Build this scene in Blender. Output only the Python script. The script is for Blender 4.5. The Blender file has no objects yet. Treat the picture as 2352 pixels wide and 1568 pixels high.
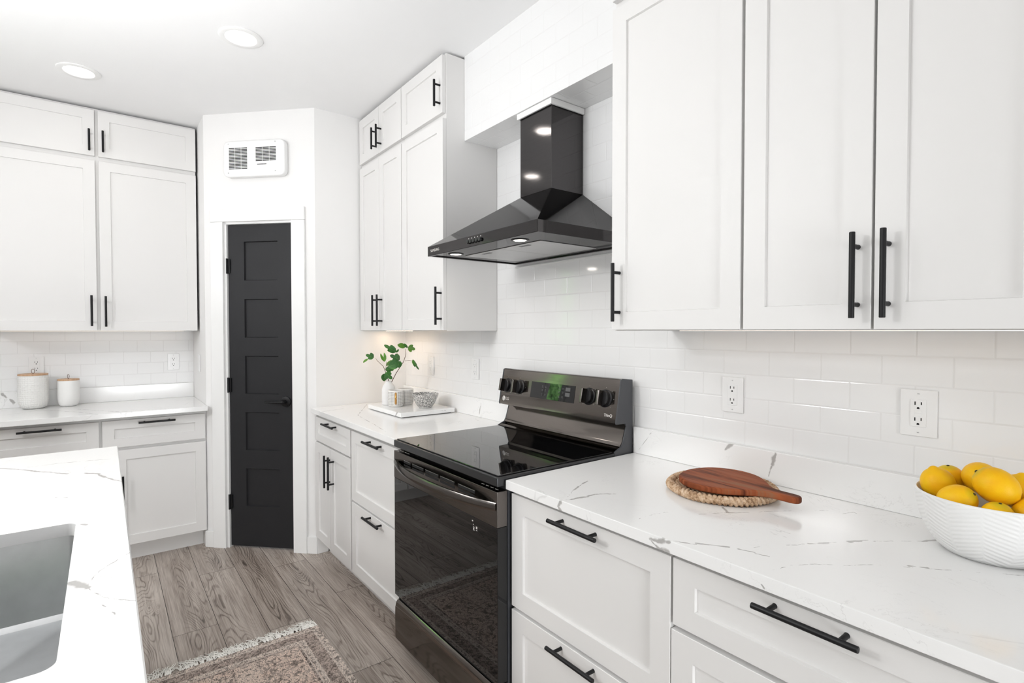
import bpy, bmesh, math, random
from mathutils import Vector, Matrix
random.seed(7)
PI = math.pi
C = bpy.context.scene.collection

# ------------------------------------------------------------------ camera
cam = bpy.data.cameras.new('camera')
cam_o = bpy.data.objects.new('camera', cam)
C.objects.link(cam_o)
yaw, pitch, roll = math.radians(37.572), math.radians(1.164), math.radians(-0.031)
F0 = Vector((-math.cos(yaw), math.sin(yaw), 0)); R0 = Vector((math.sin(yaw), math.cos(yaw), 0)); U0 = Vector((0, 0, 1))
F = F0*math.cos(pitch) - U0*math.sin(pitch); U = U0*math.cos(pitch) + F0*math.sin(pitch)
R = R0*math.cos(roll) + U*math.sin(roll); U2 = U*math.cos(roll) - R0*math.sin(roll)
M = Matrix(((R.x, U2.x, -F.x, 1.3519), (R.y, U2.y, -F.y, -1.6536), (R.z, U2.z, -F.z, 1.3895), (0, 0, 0, 1)))
cam_o.matrix_world = M
cam.sensor_fit = 'HORIZONTAL'; cam.sensor_width = 36.0
cam.lens = 36.0*1220.53/2352.0
cam.clip_start = 0.02
bpy.context.scene.camera = cam_o

# ------------------------------------------------------------------ world, lights, exposure
sc = bpy.context.scene
sc.view_settings.view_transform = 'Standard'
sc.view_settings.look = 'None'
sc.view_settings.exposure = 0.02
sc.view_settings.gamma = 1.0
sc.view_settings.use_curve_mapping = False
sc.cycles.caustics_reflective = False
sc.cycles.caustics_refractive = False
w = bpy.data.worlds.new('world'); sc.world = w; w.use_nodes = True
w.node_tree.nodes['Background'].inputs[0].default_value = (0.97, 0.985, 1.0, 1)
w.node_tree.nodes['Background'].inputs[1].default_value = 0.6

def area(name, loc, target, size, power, col=(1, 1, 1), shape='RECTANGLE', size_y=None, spread=None):
    l = bpy.data.lights.new(name, 'AREA'); l.shape = shape; l.size = size
    if size_y: l.size_y = size_y
    l.energy = power; l.color = col
    if spread: l.spread = spread
    o = bpy.data.objects.new(name, l); C.objects.link(o)
    o.location = loc
    o.rotation_euler = (Vector(target)-Vector(loc)).to_track_quat('-Z', 'Y').to_euler()
    return o
area('key_light', (-0.75, -3.6, 2.25), (-0.75, 0.0, 1.2), 0.5, 22, (0.985, 0.99, 1.0))
area('key_light', (-2.1, -3.4, 1.92), (0.5, -0.6, 0.7), 0.9, 10, (0.975, 0.985, 1.0))  # unseen second key, added from the left to lift the right-hand drawers
area('front_fill', (-0.4, -3.2, 2.6), (-0.4, -0.6, 0.5), 0.75, 2.6, (1.0, 0.985, 0.965), spread=1.2)  # unseen fill added to brighten the lower fronts; no lamp hangs here
area('aisle_fill', (2.9, -1.15, 0.75), (-1.0, -1.2, 0.7), 0.9, 13, (0.955, 0.98, 1.0), size_y=1.3, spread=1.6)  # unseen low fill added along the aisle; the wall behind has no opening
area('ceiling_bounce_fill', (1.3, -2.9, 1.75), (1.1, -2.6, 2.759), 0.9, 20, (0.975, 0.985, 1.0))  # unseen up-light added to raise the ambient by way of the ceiling
area('ceiling_bounce_fill', (-0.5, -2.2, 1.58), (-0.5, -2.15, 2.759), 0.6, 23, (0.975, 0.985, 1.0))  # added up-light above the island, brightens ceiling and walls
sun = bpy.data.lights.new('sun', 'SUN'); sun.energy = 26; sun.angle = 0.01
sun_o = bpy.data.objects.new('sun', sun); C.objects.link(sun_o)
sun_o.rotation_euler = Vector((-0.62, -0.05, -0.78)).to_track_quat('-Z', 'Y').to_euler()

# ------------------------------------------------------------------ key dimensions
ZC = 2.759; P = -2.0; B = 0.608; A = -2.543; YN = -1.134; L = -3.1345
CT = 0.914; D = 0.643; XL = -0.9255; DB = 0.307; ZS = 2.342; DS = 0.202
DIAG = math.radians(44.06)

# ------------------------------------------------------------------ node helper
class NT:
    def __init__(s, name):
        s.m = bpy.data.materials.new(name); s.m.use_nodes = True
        s.t = s.m.node_tree; s.b = s.t.nodes['Principled BSDF']
    def n(s, typ, **kw):
        o = s.t.nodes.new(typ)
        for k, v in kw.items(): setattr(o, k, v)
        return o
    def put(s, sock, v):
        if hasattr(v, 'is_output'): s.t.links.new(v, sock)
        elif isinstance(v, (tuple, list)) and len(v) == 3 and sock.type == 'RGBA': sock.default_value = (*v, 1)
        else: sock.default_value = v
    def math(s, op, a, b=0.0, c=None, clamp=False):
        o = s.n('ShaderNodeMath', operation=op); o.use_clamp = clamp
        s.put(o.inputs[0], a); s.put(o.inputs[1], b)
        if c is not None: s.put(o.inputs[2], c)
        return o.outputs[0]
    def vec(s, op, a, b=None, scale=None):
        o = s.n('ShaderNodeVectorMath', operation=op)
        s.put(o.inputs[0], a)
        if b is not None: s.put(o.inputs[1], b)
        if scale is not None: s.put(o.inputs['Scale'], scale)
        return o.outputs['Value'] if op in ('LENGTH', 'DOT_PRODUCT', 'DISTANCE') else o.outputs[0]
    def noise(s, v, scale, detail=4, rough=0.5, dist=0.0, color=False):
        o = s.n('ShaderNodeTexNoise'); s.put(o.inputs['Vector'], v)
        o.inputs['Scale'].default_value = scale; o.inputs['Detail'].default_value = detail
        o.inputs['Roughness'].default_value = rough; o.inputs['Distortion'].default_value = dist
        return o.outputs['Color'] if color else o.outputs[0]
    def mapr(s, v, a, b, c=0.0, d=1.0, smooth=False):
        o = s.n('ShaderNodeMapRange'); o.interpolation_type = 'SMOOTHSTEP' if smooth else 'LINEAR'
        s.put(o.inputs[0], v)
        for i, x in enumerate((a, b, c, d)): s.put(o.inputs[i+1], x)
        return o.outputs[0]
    def mix(s, f, a, b, typ='MIX'):
        o = s.n('ShaderNodeMix', data_type='RGBA', blend_type=typ)
        s.put(o.inputs[0], f); s.put(o.inputs[6], a); s.put(o.inputs[7], b)
        return o.outputs[2]
    def pos(s): return s.n('ShaderNodeNewGeometry').outputs['Position']
    def obj(s): return s.n('ShaderNodeTexCoord').outputs['Object']
    def uv(s, name='uv'):
        o = s.n('ShaderNodeUVMap'); o.uv_map = name; return o.outputs[0]
    def sep(s, v):
        o = s.n('ShaderNodeSeparateXYZ'); s.put(o.inputs[0], v); return o.outputs
    def comb(s, x, y, z=0.0):
        o = s.n('ShaderNodeCombineXYZ'); s.put(o.inputs[0], x); s.put(o.inputs[1], y); s.put(o.inputs[2], z); return o.outputs[0]
    def ramp(s, f, stops):
        o = s.n('ShaderNodeValToRGB'); s.put(o.inputs[0], f); e = o.color_ramp.elements
        while len(e) < len(stops): e.new(0.5)
        for x, (p, c) in zip(e, stops): x.position = p; x.color = (*c, 1)
        return o.outputs[0]
    def bump(s, h, strength, dist):
        o = s.n('ShaderNodeBump'); o.inputs['Strength'].default_value = strength; o.inputs['Distance'].default_value = dist
        s.put(o.inputs['Height'], h); s.t.links.new(o.outputs[0], s.b.inputs['Normal'])
    def set(s, **kw):
        for k, v in kw.items(): s.put(s.b.inputs[k.replace('_', ' ')], v)
        return s

def plain(name, col, rough=0.5, metal=0.0, var=0.03, vscale=8.0, bump=0.0, bscale=200.0, **kw):
    t = NT(name); f = t.noise(t.obj(), vscale, 3)
    f = t.mapr(f, 0.3, 0.7, 1-var, 1+var)
    t.set(Base_Color=t.mix(1.0, col, t.comb(f, f, f), 'MULTIPLY'), Roughness=rough, Metallic=metal)
    if bump: t.bump(t.noise(t.obj(), bscale, 2), 0.3, bump)
    for k, v in kw.items(): t.put(t.b.inputs[k.replace('_', ' ')], v)
    return t.m

MAT = {}
MAT['wall'] = plain('wall_paint', (0.86, 0.853, 0.843), 0.75, var=0.003, bump=0.0006, bscale=350)
MAT['ceiling'] = plain('ceiling_paint', (0.90, 0.90, 0.90), 0.85, var=0.003, bump=0.0005, bscale=250)
MAT['trim'] = plain('trim_paint', (0.87, 0.87, 0.86), 0.35, var=0.01)
MAT['cabinet'] = plain('cabinet_paint', (0.785, 0.775, 0.762), 0.42, var=0.004, vscale=5)
MAT['door_black'] = plain('charcoal_door_paint', (0.016, 0.016, 0.0180), 0.5, var=0.06, bump=0.0009, bscale=420, Specular_IOR_Level=0.32)
MAT['black'] = plain('matte_black_metal', (0.007, 0.007, 0.008), 0.42, var=0.05, Specular_IOR_Level=0.3)
MAT['black_plastic'] = plain('black_plastic', (0.012, 0.012, 0.013), 0.3)
MAT['void'] = plain('dark_slot', (0.006, 0.006, 0.006), 0.9)
MAT['plastic'] = plain('white_plastic', (0.86, 0.86, 0.855), 0.28, var=0.008)
MAT['glass_black'] = plain('black_glass', (0.004, 0.004, 0.0045), 0.015, var=0.02, IOR=1.52)
MAT['grey_panel'] = plain('dark_grey_side_panel', (0.055, 0.057, 0.064), 0.35)
MAT['chrome'] = plain('screw_metal', (0.62, 0.62, 0.62), 0.3, 0.9)
MAT['print'] = plain('pale_printed_marks', (0.62, 0.6, 0.57), 0.5)
MAT['logo'] = plain('silver_badge', (0.8, 0.77, 0.74), 0.35, 0.3)
MAT['ceramic'] = plain('white_ceramic', (0.85, 0.845, 0.83), 0.35)
MAT['vase'] = plain('matte_white_ceramic', (0.84, 0.83, 0.82), 0.6)
MAT['gold'] = plain('gold_glaze', (0.62, 0.33, 0.1), 0.2, 0.9)
MAT['stem'] = plain('brown_twig', (0.12, 0.075, 0.045), 0.7, var=0.2, vscale=60)
MAT['cord'] = plain('leather_cord', (0.14, 0.07, 0.045), 0.7)
MAT['yarn'] = plain('cream_yarn', (0.93, 0.91, 0.86), 0.9, var=0.05, vscale=40)

def emit(name, col, st):
    t = NT(name); t.set(Base_Color=(0.8, 0.8, 0.8), Emission_Color=col, Emission_Strength=st, Roughness=0.4); return t.m
MAT['lamp'] = emit('lamp_diffuser', (1.0, 0.96, 0.9), 6.0)
MAT['hood_lamp'] = emit('hood_lamp_lens', (1.0, 0.93, 0.82), 5.0)
MAT['led'] = emit('led_tape', (1.0, 0.80, 0.62), 3.0)
MAT['led_corner'] = emit('led_tape_corner', (1.0, 0.74, 0.5), 26.0)

def black_steel(name, col, rough, axis):
    t = NT(name); s = t.sep(t.obj())
    k = [6.0, 6.0, 6.0]; k[axis] = 0.25
    v = t.comb(t.math('MULTIPLY', s[0], k[0]), t.math('MULTIPLY', s[1], k[1]), t.math('MULTIPLY', s[2], k[2]))
    f = t.noise(v, 60, 2)
    r = t.mapr(f, 0.3, 0.7, rough*0.8, rough*1.25)
    g = t.mapr(f, 0.3, 0.7, 0.97, 1.03)
    t.set(Base_Color=t.mix(1.0, col, t.comb(g, g, g), 'MULTIPLY'), Metallic=1.0, Roughness=r, Specular_Tint=(0.62, 0.62, 0.62))
    return t.m
MAT['hood_steel'] = black_steel('black_stainless_hood', (0.088, 0.084, 0.085), 0.065, 0)
MAT['range_steel'] = black_steel('black_stainless_range', (0.205, 0.185, 0.17), 0.10, 0)
MAT['frame_steel'] = plain('dark_frame_metal', (0.07, 0.071, 0.075), 0.28, 0.9)
MAT['range_band'] = black_steel('black_stainless_band', (0.17, 0.155, 0.145), 0.17, 0)
MAT['sink_steel'] = plain('brushed_sink_steel', (0.56, 0.57, 0.575), 0.30, 1.0, var=0.04, vscale=25)
MAT['filter'] = plain('filter_mesh', (0.55, 0.55, 0.55), 0.4, 0.7, bump=0.002, bscale=900)

def tile(name, ua, va, u0, v0, gloss=0.09, rel=0.4):
    t = NT(name); s = t.sep(t.pos())
    v = t.comb(t.math('SUBTRACT', s[ua], u0), t.math('SUBTRACT', s[va], v0))
    def brick(mort, sm):
        b = t.n('ShaderNodeTexBrick'); t.put(b.inputs['Vector'], v)
        b.offset = 0.5; b.offset_frequency = 2; b.squash = 1.0
        b.inputs['Scale'].default_value = 1.0; b.inputs['Mortar Size'].default_value = mort; b.inputs['Mortar Smooth'].default_value = sm
        b.inputs['Brick Width'].default_value = 0.1522; b.inputs['Row Height'].default_value = 0.0768
        b.inputs['Color1'].default_value = (0, 0, 0, 1); b.inputs['Color2'].default_value = (1, 1, 1, 1); b.inputs['Mortar'].default_value = (0.5, 0.5, 0.5, 1)
        return b
    b1 = brick(0.0016, 0.1); b2 = brick(0.0042, 1.0)
    col = t.mix(b1.outputs['Fac'], (0.865, 0.865, 0.862), (0.80, 0.797, 0.79))
    r = t.mapr(b1.outputs['Fac'], 0, 1, gloss, 0.7)
    t.set(Base_Color=col, Roughness=r)
    h = t.math('ADD', t.math('MULTIPLY', b2.outputs['Fac'], -1.0), t.math('MULTIPLY', t.noise(t.pos(), 9, 2), 0.2))
    t.bump(h, rel, 0.0016)
    return t.m
MAT['tile_range'] = tile('subway_tile_range_wall', 0, 2, 0.219 - 20*0.1522, 1.0155 - 14*0.0768)
MAT['tile_left'] = tile('subway_tile_left_wall', 1, 2, -1.925 - 30*0.1522, 1.0155 - 14*0.0768, 0.4, 0.3)
MAT['tile_soffit'] = tile('subway_tile_soffit', 0, 2, -0.323 - 10*0.1522, 2.696 - 12*0.0768, 0.15, 0.3)
MAT['tile_under'] = tile('subway_tile_soffit_under', 0, 1, -0.243 - 10*0.1522, -0.202 - 11*0.0768)

def quartz(name, veins):
    t = NT(name); p = t.pos()
    w1 = t.vec('SCALE', t.vec('SUBTRACT', t.noise(p, 14, 3, color=True), (0.5, 0.5, 0.5)), scale=0.014)
    w2 = t.vec('SCALE', t.vec('SUBTRACT', t.noise(p, 70, 2, color=True), (0.5, 0.5, 0.5)), scale=0.006)
    q = t.vec('ADD', t.vec('ADD', p, w1), w2)
    wn = t.mapr(t.noise(p, 38, 2), 0.35, 0.65, 0.55, 1.9)
    mask = None
    for wd, pts in veins:
        for a, b in zip(pts, pts[1:]):
            a = Vector(a); b = Vector(b); ab = b-a
            pa = t.vec('SUBTRACT', q, tuple(a))
            h = t.math('MULTIPLY', t.vec('DOT_PRODUCT', pa, tuple(ab)), 1.0/max(ab.length_squared, 1e-9), clamp=True)
            d = t.vec('DISTANCE', pa, t.vec('SCALE', tuple(ab), scale=h))
            d = t.math('DIVIDE', d, wd)
            mask = d if mask is None else t.math('MINIMUM', mask, d)
    p2 = t.vec('MULTIPLY', p, (1.0, 1.5, 1.0))
    n1 = t.noise(p2, 5.5, 6, 0.62, 1.2)
    hair = t.mapr(t.math('ABSOLUTE', t.math('SUBTRACT', n1, 0.5)), 0.0, 0.006, 1.0, 0.0)
    hair = t.math('MULTIPLY', hair, t.mapr(t.noise(p, 3.2, 2), 0.52, 0.64, 0.0, 0.36))
    n2 = t.noise(t.vec('ADD', p2, (7.3, 2.1, 4.4)), 2.1, 5, 0.6, 0.9)
    band = t.mapr(t.math('ABSOLUTE', t.math('SUBTRACT', n2, 0.5)), 0.0, 0.008, 1.0, 0.0)
    band = t.math('MULTIPLY', band, t.mapr(t.noise(p, 4.3, 2), 0.57, 0.68, 0.0, 0.4))
    base = t.mix(t.math('MAXIMUM', hair, band), (0.90, 0.898, 0.89), (0.40, 0.39, 0.38))
    if mask is not None:
        m = t.mapr(mask, t.math('MULTIPLY', wn, 0.5), wn, 0.8, 0.0)
        base = t.mix(m, base, (0.36, 0.345, 0.33))
    t.set(Base_Color=base, Roughness=0.13)
    return t.m
VR = [(0.004, [(0.262, -0.643, 0.884), (0.248, -0.643, 0.895), (0.257, -0.643, 0.909), (0.273, -0.617, 0.914)]), (0.0042, [(0.273, -0.617, 0.914), (0.283, -0.566, 0.914), (0.281, -0.534, 0.914)]), (0.0026, [(0.281, -0.534, 0.914), (0.288, -0.512, 0.914), (0.317, -0.475, 0.914)]), (0.0028, [(0.214, -0.546, 0.914), (0.187, -0.485, 0.914), (0.17, -0.445, 0.914)]), (0.001, [(0.26, -0.621, 0.914), (0.214, -0.546, 0.914)]), (0.0038, [(0.569, -0.643, 0.902), (0.592, -0.643, 0.903), (0.607, -0.643, 0.908)]), (0.004, [(0.569, -0.643, 0.901), (0.59, -0.643, 0.89), (0.62, -0.643, 0.888)]), (0.0026, [(0.607, -0.643, 0.908), (0.625, -0.643, 0.911), (0.673, -0.613, 0.914)]), (0.0032, [(0.668, -0.607, 0.914), (0.699, -0.587, 0.914), (0.723, -0.571, 0.914)]), (0.0024, [(0.744, -0.563, 0.914), (0.771, -0.554, 0.914)]), (0.003, [(0.777, -0.557, 0.914), (0.802, -0.55, 0.914)]), (0.0016, [(0.565, -0.436, 0.914), (0.584, -0.4, 0.914)]), (0.0024, [(0.584, -0.4, 0.914), (0.617, -0.353, 0.914)]), (0.0012, [(0.617, -0.353, 0.914), (0.659, -0.276, 0.914), (0.79, -0.085, 0.914)]), (0.0032, [(0.822, -0.412, 0.914), (0.849, -0.372, 0.914)]), (0.0045, [(0.874, -0.329, 0.914), (0.894, -0.286, 0.914)]), (0.004, [(0.972, -0.192, 0.914), (0.99, -0.161, 0.914)]), (0.001, [(0.757, -0.527, 0.914), (0.822, -0.412, 0.914), (0.873, -0.326, 0.914), (0.972, -0.192, 0.914)]), (0.001, [(0.838, -0.604, 0.914), (0.85, -0.556, 0.914), (0.867, -0.528, 0.914), (0.954, -0.418, 0.914), (1.146, -0.241, 0.914)]), (0.0034, [(0.996, -0.37, 0.914), (1.022, -0.349, 0.914)]), (0.0018, [(1.125, -0.263, 0.914), (1.148, -0.242, 0.914)]), (0.0045, [(0.574, -0.336, 0.914), (0.604, -0.369, 0.914)]), (0.0016, [(0.836, -0.643, 0.893), (0.84, -0.643, 0.888)]), (0.0008, [(0.5, -0.636, 0.914), (0.489, -0.581, 0.914), (0.489, -0.529, 0.914), (0.505, -0.486, 0.914)]), (0.0009, [(0.786, -0.144, 0.914), (0.801, -0.103, 0.914), (0.84, -0.127, 0.914), (0.847, -0.092, 0.914)])]
VS = [(0.0055, [(0.559, -0.02, 1.019), (0.55, -0.02, 0.996), (0.546, -0.02, 0.976)]), (0.0028, [(0.546, -0.02, 0.976), (0.537, -0.02, 0.935)]),
      (0.005, [(0.389, -0.02, 0.997), (0.415, -0.02, 1.018)]), (0.0012, [(0.094, -0.02, 1.011), (0.026, -0.02, 0.927)])]
VI = [(0.004, [(-1.183, -1.943, 0.914), (-1.089, -1.868, 0.914), (-0.945, -1.754, 0.914)]), (0.005, [(-0.923, -1.708, 0.914), (-0.883, -1.673, 0.914), (-0.814, -1.653, 0.914)]),
      (0.003, [(-0.814, -1.653, 0.914), (-0.727, -1.615, 0.914)]), (0.0017, [(-1.139, -1.867, 0.914), (-1.15, -1.792, 0.914), (-1.114, -1.617, 0.914)]),
      (0.008, [(0.055, -1.708, 0.914), (0.099, -1.684, 0.914)]), (0.0012, [(0.099, -1.684, 0.914), (0.161, -1.658, 0.914), (0.216, -1.61, 0.914)]),
      (0.001, [(0.083, -1.684, 0.914), (0.022, -1.661, 0.914), (-0.017, -1.636, 0.914), (-0.047, -1.614, 0.914)]), (0.0015, [(-0.688, -1.843, 0.914), (-0.669, -1.805, 0.914)]),
      (0.0017, [(-0.638, -1.765, 0.914), (-0.619, -1.74, 0.914)]), (0.006, [(-0.321, -1.7, 0.914), (-0.312, -1.694, 0.914)]), (0.001, [(0.185, -1.664, 0.914), (0.248, -1.645, 0.914)])]
VL = [(0.003, [(-2.809, -1.782, 0.914), (-2.58, -1.622, 0.914), (-2.446, -1.494, 0.914)]), (0.003, [(-2.906, -1.953, 0.914), (-2.666, -1.778, 0.914), (-2.405, -1.649, 0.914)]),
      (0.002, [(-2.76, -2.107, 0.914), (-2.906, -1.953, 0.914)]), (0.006, [(-3.115, -2.148, 1.005), (-3.115, -2.123, 0.978), (-3.115, -2.093, 0.945)])]
VM = [(0.002, [(-1.95, -0.3, 0.914), (-1.55, -0.52, 0.914), (-1.0, -0.6, 0.914)]), (0.0025, [(-1.8, -0.64, 0.914), (-1.84, -0.5, 0.914)]), (0.003, [(-1.05, -0.02, 0.99), (-1.07, -0.02, 0.93)])]
MAT['quartz_right'] = quartz('veined_quartz_right', VR)
MAT['quartz_lip'] = quartz('veined_quartz_lip', VS)
MAT['quartz_island'] = quartz('veined_quartz_island', VI)
MAT['quartz_left'] = quartz('veined_quartz_left', VL)
MAT['quartz_mid'] = quartz('veined_quartz_middle', VM)
MAT['marble_tray'] = quartz('marble_tray', [(0.004, [(-1.33, -0.38, 0.95), (-1.36, -0.38, 0.915)]), (0.0015, [(-1.29, -0.2, 0.945), (-1.29, -0.1, 0.93)])])

def wood_floor():
    t = NT('grey_plank_floor'); uv = t.uv('uv'); tone = t.sep(t.uv('tone'))
    s = t.sep(uv)
    a = t.comb(t.math('MULTIPLY', s[0], 1.0), t.math('MULTIPLY', s[1], 6.5))
    f1 = t.noise(a, 1.0, 2, 0.45, 0.15)
    kn = t.n('ShaderNodeTexVoronoi'); kn.feature = 'F1'
    t.put(kn.inputs['Vector'], t.comb(t.math('MULTIPLY', s[0], 1.9), t.math('MULTIPLY', s[1], 6.5))); kn.inputs['Scale'].default_value = 1.0
    kd = kn.outputs['Distance']
    knot = t.mapr(kd, 0.0, 0.22, 1.0, 0.0, True)
    f = t.math('ADD', f1, t.math('MULTIPLY', knot, 0.2))
    wob = t.math('MULTIPLY', t.noise(t.comb(t.math('MULTIPLY', s[0], 14), t.math('MULTIPLY', s[1], 50)), 1.0, 2), 0.016)
    rings = t.math('ABSOLUTE', t.math('SUBTRACT', t.math('FRACT', t.math('MULTIPLY', t.math('ADD', f, wob), 30.0)), 0.5))
    ring = t.mapr(rings, 0.0, 0.24, 1.0, 0.0, True)
    cen = t.math('ADD', 0.3, t.math('MULTIPLY', t.math('FRACT', t.math('MULTIPLY', tone[0], 7.3)), 0.4))
    off = t.math('ABSOLUTE', t.math('SUBTRACT', t.math('ADD', tone[1], t.math('MULTIPLY', t.math('SUBTRACT', t.noise(t.comb(t.math('MULTIPLY', s[0], 3.0), 0.0), 1.0, 2), 0.5), 0.5)), cen))
    heart = t.mapr(off, 0.10, 0.34, 1.0, 0.16, True)
    streak = t.noise(t.comb(t.math('MULTIPLY', s[0], 4.0), t.math('MULTIPLY', s[1], 190.0)), 1.0, 3)
    broad = t.noise(t.comb(t.math('MULTIPLY', s[0], 1.6), t.math('MULTIPLY', s[1], 17.0)), 1.0, 4, 0.6)
    ringamt = t.math('MULTIPLY', heart, t.mapr(broad, 0.35, 0.65, 0.95, 0.5))
    val = t.math('ADD', t.mapr(broad, 0.3, 0.7, -0.17, 0.19), t.mapr(streak, 0.3, 0.7, -0.17, 0.17))
    val = t.math('SUBTRACT', val, t.math('MULTIPLY', t.math('MULTIPLY', ring, ringamt), 0.44))
    val = t.math('SUBTRACT', val, t.mapr(kd, 0.0, 0.09, 0.35, 0.0, True))
    val = t.math('ADD', t.math('ADD', val, 0.67), t.math('MULTIPLY', t.math('SUBTRACT', tone[0], 0.5), 0.22))
    col = t.ramp(val, [(0.0, (0.055, 0.044, 0.037)), (0.33, (0.185, 0.147, 0.122)), (0.58, (0.345, 0.29, 0.25)), (0.92, (0.56, 0.50, 0.445))])
    t.set(Base_Color=col, Roughness=t.mapr(streak, 0.3, 0.7, 0.36, 0.5))
    t.bump(t.math('ADD', streak, t.math('MULTIPLY', ring, -0.6)), 0.25, 0.0006)
    return t.m
MAT['floor'] = wood_floor()

def rug_mat(x0, x1, y0, y1):
    t = NT('faded_persian_weave'); p = t.pos(); s = t.sep(p)
    dx = t.math('MINIMUM', t.math('SUBTRACT', s[0], x0), t.math('SUBTRACT', x1, s[0]))
    dy = t.math('MINIMUM', t.math('SUBTRACT', s[1], y0), t.math('SUBTRACT', y1, s[1]))
    d = t.math('MINIMUM', dx, dy)
    d = t.math('ADD', d, t.math('MULTIPLY', t.math('SUBTRACT', t.noise(p, 120, 1), 0.5), 0.006))
    def band(a, b):
        return t.math('MULTIPLY', t.math('GREATER_THAN', d, a), t.math('LESS_THAN', d, b))
    yc = (y0+y1)/2
    mir = t.comb(t.math('ABSOLUTE', t.math('SUBTRACT', t.math('FRACT', t.math('MULTIPLY', t.math('SUBTRACT', s[0], x0), 2.1)), 0.5)),
                 t.math('ABSOLUTE', t.math('SUBTRACT', s[1], yc)))
    mo = t.noise(t.vec('MULTIPLY', mir, (0.45, 1.0, 1.0)), 48, 3, 0.65, 0.8)
    motif = t.mapr(mo, 0.53, 0.57)
    lin = t.mapr(t.math('ABSOLUTE', t.math('SUBTRACT', t.noise(t.vec('MULTIPLY', mir, (0.45, 1.0, 1.0)), 11, 2, 0.5, 0.4), 0.5)), 0.0, 0.025, 1.0, 0.0)
    per = t.math('ABSOLUTE', t.math('SINE', t.math('MULTIPLY', t.math('ADD', s[0], s[1]), 130.0)))
    bm_ = t.mapr(t.math('ADD', t.math('MULTIPLY', per, 0.06), t.noise(p, 62, 4, 0.7, 0.6)), 0.50, 0.60)
    light = (0.72, 0.62, 0.545); pink = (0.66, 0.48, 0.39); dark = (0.07, 0.052, 0.045); mid = (0.43, 0.34, 0.295)
    field = t.mix(t.noise(p, 7, 3), pink, light)
    field = t.mix(t.math('MULTIPLY', t.math('MAXIMUM', motif, lin), 0.8), field, dark)
    bord = t.mix(t.math('MULTIPLY', bm_, 0.85), mid, dark)
    bord2 = t.mix(t.math('MULTIPLY', bm_, 0.75), light, dark)
    col = t.mix(band(-1, 0.105), field, bord2)
    col = t.mix(band(0.035, 0.085), col, bord)
    col = t.mix(band(0.026, 0.034), col, (0.62, 0.54, 0.48))
    col = t.mix(band(0.087, 0.094), col, (0.62, 0.54, 0.48))
    col = t.mix(band(0.108, 0.114), col, (0.60, 0.52, 0.46))
    col = t.mix(band(0.114, 0.124), col, t.mix(bm_, mid, dark))
    weave = t.noise(t.vec('MULTIPLY', p, (60, 520, 1)), 1.0, 2)
    worn = t.mapr(t.noise(p, 22, 4, 0.7), 0.4, 0.72, 0.0, 0.55)
    col = t.mix(worn, col, (0.68, 0.57, 0.50))
    fleck = t.mapr(t.noise(t.vec('MULTIPLY', p, (90, 240, 1)), 1.0, 2, 0.6), 0.36, 0.46, 0.35, 1.0)
    col = t.mix(1.0, col, t.comb(fleck, fleck, fleck), 'MULTIPLY')
    g = t.mapr(weave, 0.25, 0.75, 0.6, 1.5)
    col = t.mix(1.0, col, t.comb(g, g, g), 'MULTIPLY')
    t.set(Base_Color=col, Roughness=0.95)
    t.bump(weave, 0.5, 0.003)
    return t.m
RX0, RX1, RY0, RY1 = -1.165, 0.62, -1.545, -0.872
MAT['rug'] = rug_mat(RX0, RX1, RY0, RY1)

def board_wood():
    t = NT('acacia_wood'); s = t.sep(t.obj())
    v = t.comb(t.math('MULTIPLY', s[0], 2.4), t.math('MULTIPLY', s[1], 24.0), s[2])
    n = t.noise(v, 1.0, 4, 0.6, 0.5); n2 = t.noise(t.comb(t.math('MULTIPLY', s[0], 12), t.math('MULTIPLY', s[1], 260)), 1.0, 2)
    c = t.ramp(t.math('ADD', n, t.mapr(n2, 0.3, 0.7, -0.07, 0.07)), [(0.33, (0.045, 0.013, 0.007)), (0.43, (0.17, 0.045, 0.018)), (0.54, (0.33, 0.09, 0.034)), (0.68, (0.26, 0.13, 0.07))])
    t.set(Base_Color=c, Roughness=0.55, Specular_IOR_Level=0.12); t.bump(n2, 0.2, 0.0006); return t.m
MAT['board'] = board_wood()
def lid_wood():
    t = NT('pale_lid_wood'); s = t.sep(t.obj())
    n = t.noise(t.comb(t.math('MULTIPLY', s[0], 10), t.math('MULTIPLY', s[1], 80), s[2]), 1.0, 3)
    t.set(Base_Color=t.ramp(n, [(0.3, (0.50, 0.30, 0.17)), (0.7, (0.66, 0.44, 0.28))]), Roughness=0.5); return t.m
MAT['lid'] = lid_wood()
def straw():
    t = NT('water_hyacinth_straw'); p = t.obj()
    n = t.noise(p, 55, 4, 0.6); n2 = t.noise(p, 260, 2)
    t.set(Base_Color=t.ramp(t.math('ADD', n, t.mapr(n2, 0.3, 0.7, -0.12, 0.12)), [(0.28, (0.24, 0.13, 0.065)), (0.48, (0.56, 0.38, 0.24)), (0.72, (0.74, 0.58, 0.43))]), Roughness=0.8, Specular_IOR_Level=0.2)
    t.bump(n2, 0.4, 0.0012); return t.m
MAT['straw'] = straw()
def lemon_mat():
    t = NT('lemon_skin'); s = t.sep(t.obj())
    n = t.noise(t.obj(), 30, 2)
    c = t.ramp(n, [(0.3, (0.93, 0.47, 0.004)), (0.7, (0.95, 0.57, 0.008))])
    g = t.mapr(s[0], -0.030, -0.036, 0.0, 0.5)
    c = t.mix(g, c, (0.42, 0.44, 0.02))
    t.set(Base_Color=c, Roughness=0.45, Specular_IOR_Level=0.25)
    v = t.n('ShaderNodeTexVoronoi'); v.inputs['Scale'].default_value = 420; t.put(v.inputs['Vector'], t.obj())
    t.bump(v.outputs['Distance'], 0.25, 0.0008); return t.m
MAT['lemon'] = lemon_mat()
MAT['lemon_stem'] = plain('dry_stem_button', (0.05, 0.045, 0.012), 0.8)
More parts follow.
